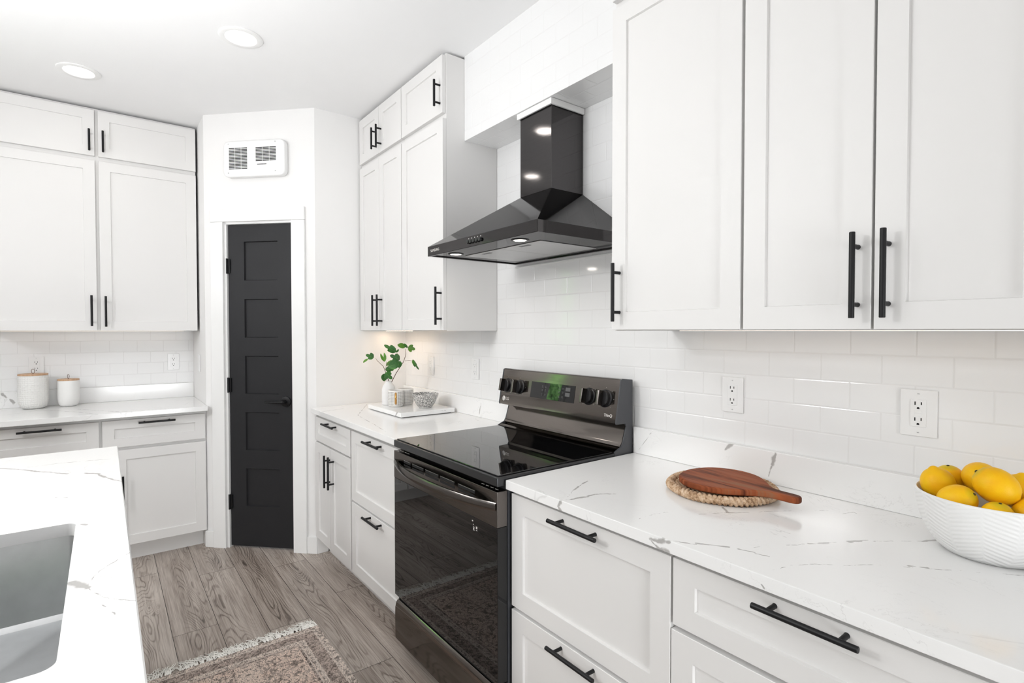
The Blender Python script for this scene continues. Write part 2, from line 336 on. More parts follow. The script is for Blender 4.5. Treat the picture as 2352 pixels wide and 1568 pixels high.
def leaf_mat(name, cols):
    t = NT(name); uv = t.sep(t.uv('uv'))
    side = t.math('ABSOLUTE', t.math('SUBTRACT', uv[1], 0.5))
    vein = t.mapr(t.math('ABSOLUTE', t.math('SUBTRACT', t.math('FRACT', t.math('MULTIPLY', t.math('ADD', uv[0], t.math('MULTIPLY', side, -0.8)), 6.0)), 0.5)), 0.0, 0.09, 1.0, 0.0)
    mid = t.mapr(side, 0.0, 0.035, 1.0, 0.0)
    m = t.math('MULTIPLY', t.math('MAXIMUM', t.math('MULTIPLY', vein, 0.5), mid), 0.5)
    n = t.noise(t.obj(), 22, 3)
    base = t.ramp(n, [(0.3, cols[0]), (0.55, cols[1]), (0.8, cols[2])])
    t.set(Base_Color=t.mix(m, base, (0.16, 0.32, 0.07)), Roughness=0.42); return t.m
MAT['leaf'] = leaf_mat('fig_leaf', ((0.012, 0.075, 0.010), (0.028, 0.14, 0.018), (0.075, 0.25, 0.02)))
MAT['leaf_young'] = leaf_mat('young_fig_leaf', ((0.05, 0.16, 0.012), (0.10, 0.26, 0.02), (0.20, 0.38, 0.03)))
def bowl_ribs():
    t = NT('ribbed_white_ceramic'); s = t.sep(t.obj())
    th = t.math('ARCTAN2', s[1], s[0]); k = t.math('MULTIPLY', t.math('ADD', th, 0.15), 14/(2*PI))
    fr = t.math('FRACT', k); par = t.math('SUBTRACT', t.math('MULTIPLY', t.math('FRACT', t.math('MULTIPLY', t.math('FLOOR', k), 0.5)), 4.0), 1.0)
    ph = t.math('ADD', t.math('MULTIPLY', s[2], 700.0), t.math('MULTIPLY', t.math('MULTIPLY', fr, par), 12.0))
    h = t.math('SINE', ph)
    edge = t.mapr(t.math('ABSOLUTE', t.math('SUBTRACT', fr, 0.5)), 0.40, 0.49, 1.0, 0.0)
    t.set(Base_Color=(0.84, 0.838, 0.83), Roughness=0.3)
    t.bump(t.math('MULTIPLY', h, edge), 0.4, 0.0011); return t.m
MAT['ribs'] = bowl_ribs()
def honey():
    t = NT('dimpled_white_ceramic'); s = t.sep(t.obj())
    th = t.math('MULTIPLY', t.math('ARCTAN2', s[1], s[0]), 0.072)
    v = t.n('ShaderNodeTexVoronoi'); v.inputs['Scale'].default_value = 78; t.put(v.inputs['Vector'], t.comb(th, s[2])); v.inputs['Randomness'].default_value = 0.25
    t.set(Base_Color=(0.83, 0.825, 0.80), Roughness=0.4); t.bump(v.outputs['Distance'], 0.7, 0.006); return t.m
MAT['honey'] = honey()
def mug_mat():
    t = NT('grid_glazed_mug'); s = t.sep(t.obj())
    th = t.math('MULTIPLY', t.math('ADD', t.math('ARCTAN2', s[1], s[0]), PI), 0.046)
    w = t.math('MULTIPLY', t.math('SUBTRACT', t.noise(t.obj(), 60, 1), 0.5), 0.002)
    def ln(x, pch, wd):
        return t.math('LESS_THAN', t.math('FRACT', t.math('DIVIDE', t.math('ADD', x, w), pch)), wd)
    g = t.math('MAXIMUM', ln(th, 0.0070, 0.15), ln(s[2], 0.0085, 0.13))
    g = t.math('MULTIPLY', g, t.math('MULTIPLY', t.math('GREATER_THAN', s[2], 0.009), t.math('LESS_THAN', s[2], 0.09)))
    g = t.math('MULTIPLY', g, t.math('GREATER_THAN', t.math('ABSOLUTE', t.math('SUBTRACT', th, PI*0.046)), 0.0115))
    t.set(Base_Color=t.mix(t.math('MULTIPLY', g, 0.9), (0.84, 0.82, 0.79), (0.04, 0.037, 0.035)), Roughness=0.25); return t.m
MAT['mug'] = mug_mat()
def speckle():
    t = NT('speckled_bowl_glaze'); v = t.n('ShaderNodeTexVoronoi'); v.inputs['Scale'].default_value = 300; t.put(v.inputs['Vector'], t.obj())
    m = t.mapr(v.outputs['Distance'], 0.46, 0.56, 1.0, 0.0)
    s = t.sep(t.obj()); m = t.math('MULTIPLY', m, t.math('GREATER_THAN', s[2], 0.006))
    t.set(Base_Color=t.mix(m, (0.80, 0.78, 0.75), (0.035, 0.033, 0.032)), Roughness=0.3); return t.m
MAT['speckle'] = speckle()

# ------------------------------------------------------------------ mesh helpers
class MB:
    def __init__(s): s.bm = bmesh.new(); s.wn = False
    def box(s, x0, x1, y0, y1, z0, z1, bev=0.0, seg=2):
        r = bmesh.ops.create_cube(s.bm, size=1.0)['verts']
        for v in r:
            v.co = Vector((x0+(v.co.x+0.5)*(x1-x0), y0+(v.co.y+0.5)*(y1-y0), z0+(v.co.z+0.5)*(z1-z0)))
        if bev > 0:
            s.wn = True
            es = list({e for v in r for e in v.link_edges})
            bmesh.ops.bevel(s.bm, geom=es, offset=bev, segments=seg, affect='EDGES', profile=0.5)
        return s
    def tube(s, pts, r, seg=12, cap=True, closed=False):
        pts = [Vector(p) for p in pts]; n = len(pts); rings = []
        rr = r if isinstance(r, (list, tuple)) else [r]*n
        prev = None
        for i, p in enumerate(pts):
            if closed: d = (pts[(i+1) % n]-pts[i-1])
            else: d = (pts[min(i+1, n-1)]-pts[max(i-1, 0)])
            d.normalize()
            if prev is None:
                u = d.orthogonal().normalized()
            else:
                u = (prev-d*prev.dot(d)); u = u.normalized() if u.length > 1e-6 else d.orthogonal().normalized()
            prev = u; v = d.cross(u)
            rings.append([s.bm.verts.new(p+(u*math.cos(a)+v*math.sin(a))*rr[i]) for a in [2*PI*k/seg for k in range(seg)]])
        for i in range(n if closed else n-1):
            a, b = rings[i], rings[(i+1) % n]
            for k in range(seg): s.bm.faces.new((a[k], a[(k+1) % seg], b[(k+1) % seg], b[k]))
        if cap and not closed:
            s.bm.faces.new(list(reversed(rings[0]))); s.bm.faces.new(rings[-1])
        return s
    def lathe(s, prof, c=(0, 0, 0), seg=48, sx=1.0, sy=1.0):
        c = Vector(c); rings = []
        for r, z in prof:
            if r < 1e-6: rings.append([s.bm.verts.new(c+Vector((0, 0, z)))])
            else: rings.append([s.bm.verts.new(c+Vector((r*sx*math.cos(2*PI*k/seg), r*sy*math.sin(2*PI*k/seg), z))) for k in range(seg)])
        for a, b in zip(rings, rings[1:]):
            for k in range(seg):
                k2 = (k+1) % seg
                if len(a) == 1 and len(b) == 1: continue
                if len(a) == 1: s.bm.faces.new((a[0], b[k2], b[k]))
                elif len(b) == 1: s.bm.faces.new((a[k], a[k2], b[0]))
                else: s.bm.faces.new((a[k], a[k2], b[k2], b[k]))
        return s
    def prism(s, poly, ax, lo, hi, bev=0.0, seg=2):
        """2-D polygon extruded along axis ax from lo to hi"""
        def p3(a, b, t):
            return Vector({0: (t, a, b), 1: (a, t, b), 2: (a, b, t)}[ax])
        v0 = [s.bm.verts.new(p3(a, b, lo)) for a, b in poly]; v1 = [s.bm.verts.new(p3(a, b, hi)) for a, b in poly]
        n = len(poly); fs = [s.bm.faces.new(v0[::-1]), s.bm.faces.new(v1)]
        for i in range(n): fs.append(s.bm.faces.new((v0[i], v0[(i+1) % n], v1[(i+1) % n], v1[i])))
        bmesh.ops.recalc_face_normals(s.bm, faces=fs)
        if bev > 0:
            s.wn = True
            es = list(set(fs[0].edges) | set(fs[1].edges))
            bmesh.ops.bevel(s.bm, geom=es, offset=bev, segments=seg, affect='EDGES', profile=0.5)
        return s
    def quad(s, *pts):
        s.bm.faces.new([s.bm.verts.new(Vector(p)) for p in pts]); return s
    def panel(s, x0, x1, z0, z1, y, t, recs, rec=0.008, ch=0.0012, slope=0.0015):
        """flat slab whose front (facing -y, at y) holds recessed panels recs=[(x0,x1,z0,z1)], all with the same x0,x1, from bottom to top"""
        bm = s.bm
        def V(x, yy, z): return bm.verts.new((x, yy, z))
        def ring(a, b): 
            for i in range(4): bm.faces.new((a[i], a[(i+1) % 4], b[(i+1) % 4], b[i]))
        back = [V(x0, y+t, z0), V(x1, y+t, z0), V(x1, y+t, z1), V(x0, y+t, z1)]
        e1 = [V(x0, y+ch, z0), V(x1, y+ch, z0), V(x1, y+ch, z1), V(x0, y+ch, z1)]
        fx0, fx1, fz0, fz1 = x0+ch, x1-ch, z0+ch, z1-ch
        ring(back, e1); bm.faces.new(back)
        xa, xb = recs[0][0], recs[0][1]
        zs = [fz0] + [z for r in recs for z in (r[2], r[3])] + [fz1]
        cols = [[V(x, y, z) for z in zs] for x in (fx0, xa, xb, fx1)]
        m = len(zs)
        bm.faces.new((e1[0], e1[1], cols[3][0], cols[2][0], cols[1][0], cols[0][0]))
        bm.faces.new([e1[1], e1[2]] + [cols[3][k] for k in range(m-1, -1, -1)])
        bm.faces.new((e1[2], e1[3], cols[0][-1], cols[1][-1], cols[2][-1], cols[3][-1]))
        bm.faces.new([e1[3], e1[0]] + [cols[0][k] for k in range(m)])
        for k in range(m-1):
            bm.faces.new((cols[0][k], cols[1][k], cols[1][k+1], cols[0][k+1]))
            bm.faces.new((cols[2][k], cols[3][k], cols[3][k+1], cols[2][k+1]))
            a = [cols[1][k], cols[2][k], cols[2][k+1], cols[1][k+1]]
            if k % 2 == 0: bm.faces.new(a)
            else:
                i = [V(xa+slope, y+rec, zs[k]+slope), V(xb-slope, y+rec, zs[k]+slope), V(xb-slope, y+rec, zs[k+1]-slope), V(xa+slope, y+rec, zs[k+1]-slope)]
                ring(a, i); bm.faces.new(i)
        bmesh.ops.recalc_face_normals(bm, faces=bm.faces[:])
        return s
    def build(s, name, mat, parent=None, smooth=35, world=False, loc=None):
        me = bpy.data.meshes.new(name)
        s.bm.normal_update(); s.bm.to_mesh(me); s.bm.free()
        if smooth:
            me.polygons.foreach_set('use_smooth', [True]*len(me.polygons)); me.set_sharp_from_angle(angle=math.radians(smooth))
        for m in (mat if isinstance(mat, (list, tuple)) else [mat]): me.materials.append(m)
        o = bpy.data.objects.new(name, me); C.objects.link(o)
        if smooth and s.wn:
            wm = o.modifiers.new('weighted_normal', 'WEIGHTED_NORMAL'); wm.keep_sharp = True; wm.weight = 100
        if parent is not None:
            if world:
                r = parent
                while r.parent: r = r.parent
                me.transform((Matrix.Translation(r.location) @ r.rotation_euler.to_matrix().to_4x4()).inverted())
            o.parent = parent
        elif loc is not None:
            me.transform(Matrix.Translation(-Vector(loc))); o.location = loc
        return o

def thing(name, label, cat, loc, rotz=0.0, group=None):
    o = bpy.data.objects.new(name, None); C.objects.link(o)
    o.empty_display_size = 0.1
    o.location = loc; o.rotation_euler = (0, 0, rotz); o['label'] = label; o['category'] = cat
    if group: o['group'] = group
    return o
def tag(o, label, cat, group=None):
    o['label'] = label; o['category'] = cat
    if group: o['group'] = group
    return o
def struct(o): o['kind'] = 'structure'; return o

def text_mesh(body, size, depth, m, name, parent, mat4):
    cu = bpy.data.curves.new('lettering', 'FONT'); cu.body = body; cu.size = size; cu.extrude = depth; cu.align_x = 'CENTER'; cu.align_y = 'CENTER'
    ob = bpy.data.objects.new('lettering', cu); C.objects.link(ob)
    dg = bpy.context.evaluated_depsgraph_get(); me = bpy.data.meshes.new_from_object(ob.evaluated_get(dg))
    bpy.data.objects.remove(ob); bpy.data.curves.remove(cu)
    me.transform(mat4); me.materials.clear(); me.materials.append(m); me.name = name
    o = bpy.data.objects.new(name, me); C.objects.link(o); o.parent = parent
    return o
def FR(loc, tilt=0.0):
    """frame for lettering that faces -y (x right, z up), leaned back by tilt"""
    return Matrix.Translation(loc) @ Matrix.Rotation(-tilt, 4, 'X') @ Matrix.Rotation(PI/2, 4, 'X')

# ------------------------------------------------------------------ setting
# floor: boards 0.182 wide laid along x
mb = MB(); bm = mb.bm; uvl = bm.loops.layers.uv.new('uv'); tl = bm.loops.layers.uv.new('tone')
known = {-1: -2.288, 0: -1.475, 1: -2.103, 2: -1.264, 3: -1.952, 4: -1.43}
PW, PL = 0.182, 1.223
for k in range(-18, 9):
    ya = -1.421+PW*k; yb = ya+PW
    x = known.get(k, -2.9+random.random()*PL) - 2*PL
    while x < 3.2:
        xa, xb = max(x, -3.3), min(x+PL, 3.2); x += PL
        if xb <= xa: continue
        g = 0.0011
        f = bm.faces.new([bm.verts.new(c) for c in ((xa+g, ya+g, 0), (xb-g, ya+g, 0), (xb-g, yb-g, 0), (xa+g, yb-g, 0))])
        ou, ov, tn = random.random()*40, random.random()*40, random.random()
        for l in f.loops:
            l[uvl].uv = (l.vert.co.x+ou, l.vert.co.y-ya+ov); l[tl].uv = (tn, (l.vert.co.y-ya)/PW)
dark = mb.bm.faces.new([bm.verts.new(c) for c in ((-3.3, -4.8, -0.002), (3.2, -4.8, -0.002), (3.2, 0.2, -0.002), (-3.3, 0.2, -0.002))])
dark.material_index = 1
MAT['seam'] = plain('plank_seam', (0.03, 0.026, 0.023), 0.8)
struct(mb.build('floor', [MAT['floor'], MAT['seam']], smooth=0))
struct(MB().box(-3.3, 3.2, -4.8, 0.2, ZC, ZC+0.1).build('ceiling', MAT['ceiling'], smooth=0))
struct(MB().box(P-0.1, 3.2, 0.0, 0.1, 0, ZC).build('wall_range', MAT['tile_range'], smooth=0))
struct(MB().box(L-0.1, L, -2.25, YN, 0, ZC).build('wall_left', MAT['tile_left'], smooth=0))
VY0, VY1, VZ0, VZ1 = -2.80, -2.33, 1.12, 2.35
struct(MB().box(L-0.1, L, -4.6, VY0, 0, ZC).box(L-0.1, L, VY1, -2.251, 0, ZC).box(L-0.1, L, VY0, VY1, 0, VZ0).box(L-0.1, L, VY0, VY1, VZ1, ZC).build('wall_left_rear', MAT['wall'], smooth=0))
m = MB().box(L-0.08, L-0.03, VY0, VY0+0.04, VZ0, VZ1).box(L-0.08, L-0.03, VY1-0.04, VY1, VZ0, VZ1).box(L-0.08, L-0.03, VY0, VY1, VZ0, VZ0+0.04).box(L-0.08, L-0.03, VY0, VY1, VZ1-0.04, VZ1)
struct(m.build('window_2', MAT['trim'], smooth=0))
WX0, WX1, WZ0, WZ1 = -2.4, -0.4, 0.95, 2.3
struct(MB().box(L-0.1, WX0, -4.7, -4.6, 0, ZC).box(WX1, 3.2, -4.7, -4.6, 0, ZC).box(WX0, WX1, -4.7, -4.6, 0, WZ0).box(WX0, WX1, -4.7, -4.6, WZ1, ZC).build('wall_rear', MAT['wall'], smooth=0))
struct(MB().box(3.1, 3.2, -4.6, 0.1, 0, ZC).build('wall_right', MAT['wall'], smooth=0))
m = MB()
for a, b in ((WX0, WX0+0.05), ((WX0+WX1)/2-0.03, (WX0+WX1)/2+0.03), (WX1-0.05, WX1)): m.box(a, b, -4.68, -4.62, WZ0, WZ1)
m.box(WX0, WX1, -4.68, -4.62, WZ0, WZ0+0.05).box(WX0, WX1, -4.68, -4.62, WZ1-0.05, WZ1)
struct(m.build('window_1', MAT['trim'], smooth=0))
struct(MB().box(L, A, YN, YN+0.09, 0, ZC).build('wall_pantry_left', MAT['wall'], smooth=0))
struct(MB().box(P-0.09, P, -B, 0.0, 0, ZC).build('wall_pantry_right', MAT['wall'], smooth=0))
# tiled bulkhead above the hood
mb = MB().box(XL+0.001, 0.162, -DS, -0.001, ZS, ZC)
for f in mb.bm.faces:
    if f.normal.z < -0.5: f.material_index = 1
mb.bm.normal_update()
for f in mb.bm.faces: f.material_index = 1 if f.normal.z < -0.5 else 0
struct(mb.build('wall_bulkhead', [MAT['tile_soffit'], MAT['tile_under']], smooth=0))
# diagonal pantry wall with door opening (local frame: x along the wall, front = -y)
LD = 0.756
DX0, DX1, DZ = 0.142, 0.603, 2.073
wd = bpy.data.objects.new('wall_diagonal', None)
def diag_build(mb, name, mat, smooth=35):
    o = mb.build(name, mat, smooth=smooth); o.location = (A, YN, 0); o.rotation_euler = (0, 0, DIAG); return o
bpy.data.objects.remove(wd)
mb = MB().box(0.0, DX0, 0, 0.1, 0, ZC).box(DX1, LD, 0, 0.1, 0, ZC).box(DX0, DX1, 0, 0.1, DZ, ZC)
struct(diag_build(mb, 'wall_diagonal', MAT['wall'], 0))
def casing(mb): return mb
struct(diag_build(MB().box(0.052, DX0-0.003, -0.017, -0.0005, 0, DZ+0.003, 0.002), 'trim_1', MAT['trim']))
struct(diag_build(MB().box(DX1+0.001, 0.692, -0.017, -0.0005, 0, DZ+0.003, 0.002), 'trim_2', MAT['trim']))
struct(diag_build(MB().box(0.052, 0.692, -0.017, -0.0005, DZ+0.004, DZ+0.083, 0.002), 'trim_3', MAT['trim']))
# jamb liner
mb = MB().box(DX0, DX0+0.012, 0.0, 0.1, 0, DZ).box(DX1-0.004, DX1, 0.0, 0.1, 0, DZ).box(DX0, DX1, 0.0, 0.1, DZ-0.010, DZ)
struct(diag_build(mb, 'trim_4', MAT['trim']))
struct(diag_build(MB().box(0.0, 0.051, -0.015, -0.0005, 0, 0.105, 0.003), 'baseboard_left', MAT['trim']))
struct(diag_build(MB().box(0.693, LD+0.004, -0.015, -0.0005, 0, 0.105, 0.003), 'baseboard_right', MAT['trim']))
struct(MB().box(P+0.0005, P+0.014, -B-0.004, -0.545, 0, 0.105, 0.003).build('baseboard_range', MAT['trim']))
struct(MB().box(L+0.525, A+0.008, YN-0.0145, YN-0.0005, 0, 0.105, 0.003).build('baseboard_back', MAT['trim']))
# pantry door
door = thing('door_1', 'narrow charcoal five-panel pantry door with black lever in the diagonal wall', 'door', (A, YN, 0), DIAG)
door['kind'] = 'structure'
pan = [(0.266, 0.496, a, b) for a, b in ((0.270, 0.512), (0.630, 0.872), (0.988, 1.230), (1.346, 1.590), (1.708, 1.954))]
MB().panel(DX0+0.0155, DX1-0.006, 0.012, DZ-0.014, 0.012, 0.035, pan, rec=0.011, slope=0.004).build('door_slab', MAT['door_black'], door)
lev = MB().lathe([(0, 0), (0.030, 0), (0.033, 0.004), (0.033, 0.008), (0.028, 0.011), (0.012, 0.012), (0.011, 0.045), (0.008, 0.052), (0, 0.053)], seg=32)
lev.bm.transform(Matrix.Translation((0.546, 0.012, 0.945)) @ Matrix.Rotation(PI/2, 4, 'X'))
lev.tube([(0.552, -0.034, 0.945), (0.53, -0.036, 0.945), (0.48, -0.034, 0.944), (0.438, -0.030, 0.943), (0.425, -0.026, 0.943)], [0.009, 0.009, 0.0075, 0.0065, 0.005], 12)
lo = lev.build('lever_handle', MAT['black'], door); lo['label'] = 'matte black lever'
for z in (0.295, 1.044, 1.80):
    h = MB().box(DX0+0.004, DX0+0.030, 0.0035, 0.0115, z-0.045, z+0.045, 0.001)
    h.tube([(DX0+0.0135, 0.0005, z-0.048), (DX0+0.0135, 0.0005, z+0.048)], 0.006, 12)
    h.build('hinge', MAT['black'], door)

# ------------------------------------------------------------------ bar handles and cabinets
def bar_handle(parent, kind, x, z, length, y):
    """bar pull standing 33 mm off the front at y (local frame, front = -y)"""
    m = MB(); yb = y-0.033; h = length/2; pz = length*0.34
    if kind == 'v':
        m.tube([(x, yb, z-h), (x, yb, z-h+0.001), (x, yb, z+h-0.001), (x, yb, z+h)], [0.0052, 0.006, 0.006, 0.0052], 16)
        for s in (-1, 1): m.tube([(x, y, z+s*pz), (x, y-0.002, z+s*pz), (x, yb, z+s*pz)], [0.0055, 0.005, 0.005], 12)
    else:
        m.tube([(x-h, yb, z), (x-h+0.001, yb, z), (x+h-0.001, yb, z), (x+h, yb, z)], [0.0052, 0.006, 0.006, 0.0052], 16)
        for s in (-1, 1): m.tube([(x+s*pz, y, z), (x+s*pz, y-0.002, z), (x+s*pz, yb, z)], [0.0055, 0.005, 0.005], 12)
    return m.build('handle', MAT['black'], parent)

def cabinet(name, label, loc, rotz, x0, x1, depth, z0, z1, fronts, toe=0.0, stile=0.057, group=None, dt=0.021):
    """loc = point of the wall plane at local x=0; x0..x1 local extent; z in world metres"""
    t = thing(name, label, 'cabinet', (loc[0]+math.cos(rotz)*x0, loc[1]+math.sin(rotz)*x0, z0), rotz, group)
    W = x1-x0; H = z1-z0
    c = MB().box(0, W, -depth, -0.002, toe, H)
    body = c.build('carcass', MAT['cabinet'], t, smooth=0)
    if toe: MB().box(0.0, W, -depth+0.062, -depth+0.074, 0.0, toe-0.001).build('toe_kick', MAT['cabinet'], t, smooth=0)
    yf = -depth-dt
    for fr in fronts:
        nm, a, b, za, zb, hd = fr
        a -= x0; b -= x0; za -= z0; zb -= z0
        st = min(stile, (zb-za)*0.32)
        f = MB().panel(a, b, za, zb, yf, dt-0.0012, [(a+stile, b-stile, za+st, zb-st)]).build(nm, MAT['cabinet'], t, smooth=20)
        if hd:
            bar_handle(f, hd[0], hd[1]-x0, hd[2]-z0, hd[3] if len(hd) > 3 else 0.187, yf)
    return t

UZ0, UZ1, TZ0, TZ1 = 1.3895, 2.441, 2.4412, ZC-0.012
DZ0, DZ1, EZ0, EZ1 = 1.392, 2.429, 2.456, ZC-0.022
RW = (0, 0)
# left of the hood
cabinet('wall_cabinet', 'white double-door wall cabinet beside the pantry wall, left of the range hood', RW, 0, -1.998, -1.3806, DB, UZ0, UZ1,
        [('door', -1.985, -1.687, DZ0, DZ1, ('v', -1.716, 1.512)), ('door', -1.683, -1.384, DZ0, DZ1, ('v', -1.648, 1.512))])
cabinet('wall_cabinet', 'white single-door wall cabinet directly left of the range hood', RW, 0, -1.3796, XL, DB, UZ0, UZ1,
        [('door', -1.377, -0.926, DZ0, DZ1, ('v', -0.944, 1.512))])
cabinet('wall_cabinet', 'short white two-door cabinet under the ceiling beside the pantry wall', RW, 0, -1.998, -1.3806, DB, TZ0, TZ1,
        [('door', -1.985, -1.687, EZ0, EZ1, ('v', -1.716, 2.546, 0.128)), ('door', -1.683, -1.384, EZ0, EZ1, ('v', -1.648, 2.546, 0.128))])
cabinet('wall_cabinet', 'short white one-door cabinet under the ceiling, touching the tiled bulkhead', RW, 0, -1.3796, XL, DB, TZ0, TZ1,
        [('door', -1.377, -0.931, EZ0, EZ1, ('v', -0.950, 2.549, 0.128))])
# right of the hood
cabinet('wall_cabinet', 'tall white single-door wall cabinet directly right of the range hood', RW, 0, 0.163, 0.6135, DB, UZ0, UZ1,
        [('door', 0.1655, 0.610, DZ0, DZ1, ('v', 0.199, 1.512))])
cabinet('wall_cabinet', 'tall white double-door wall cabinet with paired long black handles above the lemon bowl', RW, 0, 0.6145, 1.222, DB, UZ0, UZ1,
        [('door', 0.618, 0.910, DZ0, DZ1, ('v', 0.884, 1.510)), ('door', 0.9155, 1.208, DZ0, DZ1, ('v', 0.942, 1.510))])
cabinet('wall_cabinet', 'short white cabinet at the top edge of the photo, right of the tiled bulkhead', RW, 0, 0.163, 0.6135, DB, TZ0, TZ1,
        [('door', 0.1655, 0.610, EZ0, EZ1, ('v', 0.199, 2.549, 0.128))])
# left wall
cabinet('wall_cabinet', 'white double-door wall cabinet above the two lidded canisters', (L, 0), PI/2, -2.215, -1.148, 0.329, UZ0, UZ1,
        [('door', -2.2, -1.681, DZ0, DZ1, ('v', -1.7065, 1.512)), ('door', -1.664, -1.148, DZ0, DZ1, ('v', -1.638, 1.509))])
cabinet('wall_cabinet', 'short wide white double-door cabinet under the ceiling on the left wall', (L, 0), PI/2, -2.215, -1.148, 0.329, TZ0, TZ1,
        [('door', -2.2, -1.681, EZ0, EZ1-0.004, ('v', -1.706, 2.541, 0.13)), ('door', -1.664, -1.148, EZ0, EZ1-0.004, ('v', -1.640, 2.543, 0.13))])
# base cabinets
BZ1 = 0.8825
cabinet('base_cabinet', 'white base cabinet with one drawer over two narrow doors beside the pantry trim', RW, 0, -1.985, -1.3905, 0.600, 0, BZ1,
        [('drawer', -1.985, -1.404, 0.717, 0.862, ('h', -1.68, 0.846)), ('door', -1.985, -1.722, 0.113, 0.706, ('v', -1.725, 0.576)), ('door', -1.717, -1.404, 0.113, 0.706, ('v', -1.660, 0.579))], toe=0.105)
cabinet('base_cabinet', 'white two-drawer base cabinet directly left of the black range', RW, 0, -1.3895, -0.768, 0.600, 0, BZ1,
        [('drawer', -1.384, -0.772, 0.496, 0.862, ('h', -1.066, 0.843)), ('drawer', -1.384, -0.772, 0.113, 0.485, ('h', -1.070, 0.468))], toe=0.105)
cabinet('base_cabinet', 'white base cabinet with two deep drawers directly right of the black range', RW, 0, 0.010, 0.6125, 0.600, 0, BZ1,
        [('drawer', 0.0065, 0.610, 0.506, 0.868, ('h', 0.310, 0.847)), ('drawer', 0.0065, 0.610, 0.113, 0.494, ('h', 0.304, 0.476))], toe=0.105)
cabinet('base_cabinet', 'white base cabinet with long-handled top drawer below the lemon bowl', RW, 0, 0.6135, 1.222, 0.600, 0, BZ1,
        [('drawer', 0.6165, 1.218, 0.713, 0.868, ('h', 0.914, 0.852)), ('drawer', 0.6125, 1.218, 0.412, 0.701, None), ('drawer', 0.6125, 1.218, 0.113, 0.402, None)], toe=0.105)
cabinet('base_cabinet', 'white base cabinet with two drawers over doors, below the lidded canisters', (L, 0), PI/2, -2.215, -1.1345, 0.579, 0, BZ1,
        [('drawer', -2.2, -1.680, 0.702, 0.862, ('h', -1.936, 0.842)), ('drawer', -1.666, -1.143, 0.702, 0.862, ('h', -1.40, 0.842)),
         ('door', -2.2, -1.622, 0.112, 0.684, None), ('door', -1.612, -1.141, 0.112, 0.684, ('v', -1.572, 0.44))], toe=0.105)

# ------------------------------------------------------------------ worktops
def slab(name, label, label2, mat, lipmat, box, lip, loc):
    tag(MB().box(*box, 0.0025, 2).build(name, mat, loc=loc), label, 'countertop')
    tag(MB().box(*lip, 0.0015, 1).build('backsplash_strip', lipmat, loc=(loc[0], loc[1], CT)), label2, 'backsplash')
slab('countertop', 'white veined quartz countertop right of the range, under the lemon bowl', 'low veined quartz strip behind the paddle board and lemon bowl', MAT['quartz_right'], MAT['quartz_lip'],
     (0.004, 1.30, -D, -0.0005, 0.884, CT), (0.004, 1.30, -0.0205, -0.0005, CT+0.0003, 1.0155), (0.65, -0.3, 0.884))
slab('countertop', 'white quartz countertop left of the range, holding the square marble tray', 'low quartz strip against the tile behind the marble tray', MAT['quartz_mid'], MAT['quartz_mid'],
     (P+0.001, -0.765, -D, -0.0005, 0.884, CT), (P+0.001, -0.765, -0.0205, -0.0005, CT+0.0003, 1.0155), (-1.4, -0.3, 0.884))
slab('countertop', 'white quartz countertop along the left wall, under the lidded canisters', 'low quartz strip against the tile behind the lidded canisters', MAT['quartz_left'], MAT['quartz_left'],
     (L+0.0005, -2.478, -2.25, YN-0.001, 0.884, CT), (L+0.0005, L+0.0205, -2.25, YN-0.001, CT+0.0003, 1.0155), (-2.8, -1.7, 0.884))
# island top with a sink cut-out
IX0, IX1, IY0, IY1 = -1.378, 0.95, -2.62, -1.612
SX0, SX1, SY0, SY1 = -0.350, 0.372, -2.15, -1.713
def rrect(x0, x1, y0, y1, r, n=5):
    o = []
    for cx, cy, a0 in ((x1-r, y1-r, 0), (x0+r, y1-r, PI/2), (x0+r, y0+r, PI), (x1-r, y0+r, 1.5*PI)):
        for k in range(n+1): o.append((cx+r*math.cos(a0+k*PI/2/n), cy+r*math.sin(a0+k*PI/2/n)))
    return o
hole = rrect(SX0, SX1, SY0, SY1, 0.022)
mb = MB(); bm = mb.bm
e = 0.0025
outer_t = [(IX1-e, IY1-e), (IX0+e, IY1-e), (IX0+e, IY0+e), (IX1-e, IY0+e)]
outer = [(IX1, IY1), (IX0, IY1), (IX0, IY0), (IX1, IY0)]
def verts(l, z): return [bm.verts.new((x, y, z)) for x, y in l]
ot, om, ob = verts(outer_t, CT), verts(outer, CT-e), verts(outer, 0.884)
ht, hb = verts(hole, CT), verts(hole, 0.884)
for i in range(4):
    j = (i+1) % 4
    bm.faces.new((ot[i], ot[j], om[j], om[i])); bm.faces.new((om[i], om[j], ob[j], ob[i]))
nh = len(hole); q = nh//4
for i in range(nh): bm.faces.new((ht[i], ht[(i+1) % nh], hb[(i+1) % nh], hb[i]))
for top, o_ in ((ht, ot), (hb, ob)):
    for c in range(4):
        for k in range(q-1): bm.faces.new((top[c*q+k], top[c*q+k+1], o_[c]))
        bm.faces.new((top[c*q+q-1], top[(c*q+q) % nh], o_[(c+1) % 4], o_[c]))
bmesh.ops.recalc_face_normals(bm, faces=bm.faces[:])
tag(mb.build('countertop', MAT['quartz_island'], smooth=30, loc=((IX0+IX1)/2, (IY0+IY1)/2, 0.884)), 'white veined quartz island top with a steel sink cut into it', 'countertop')
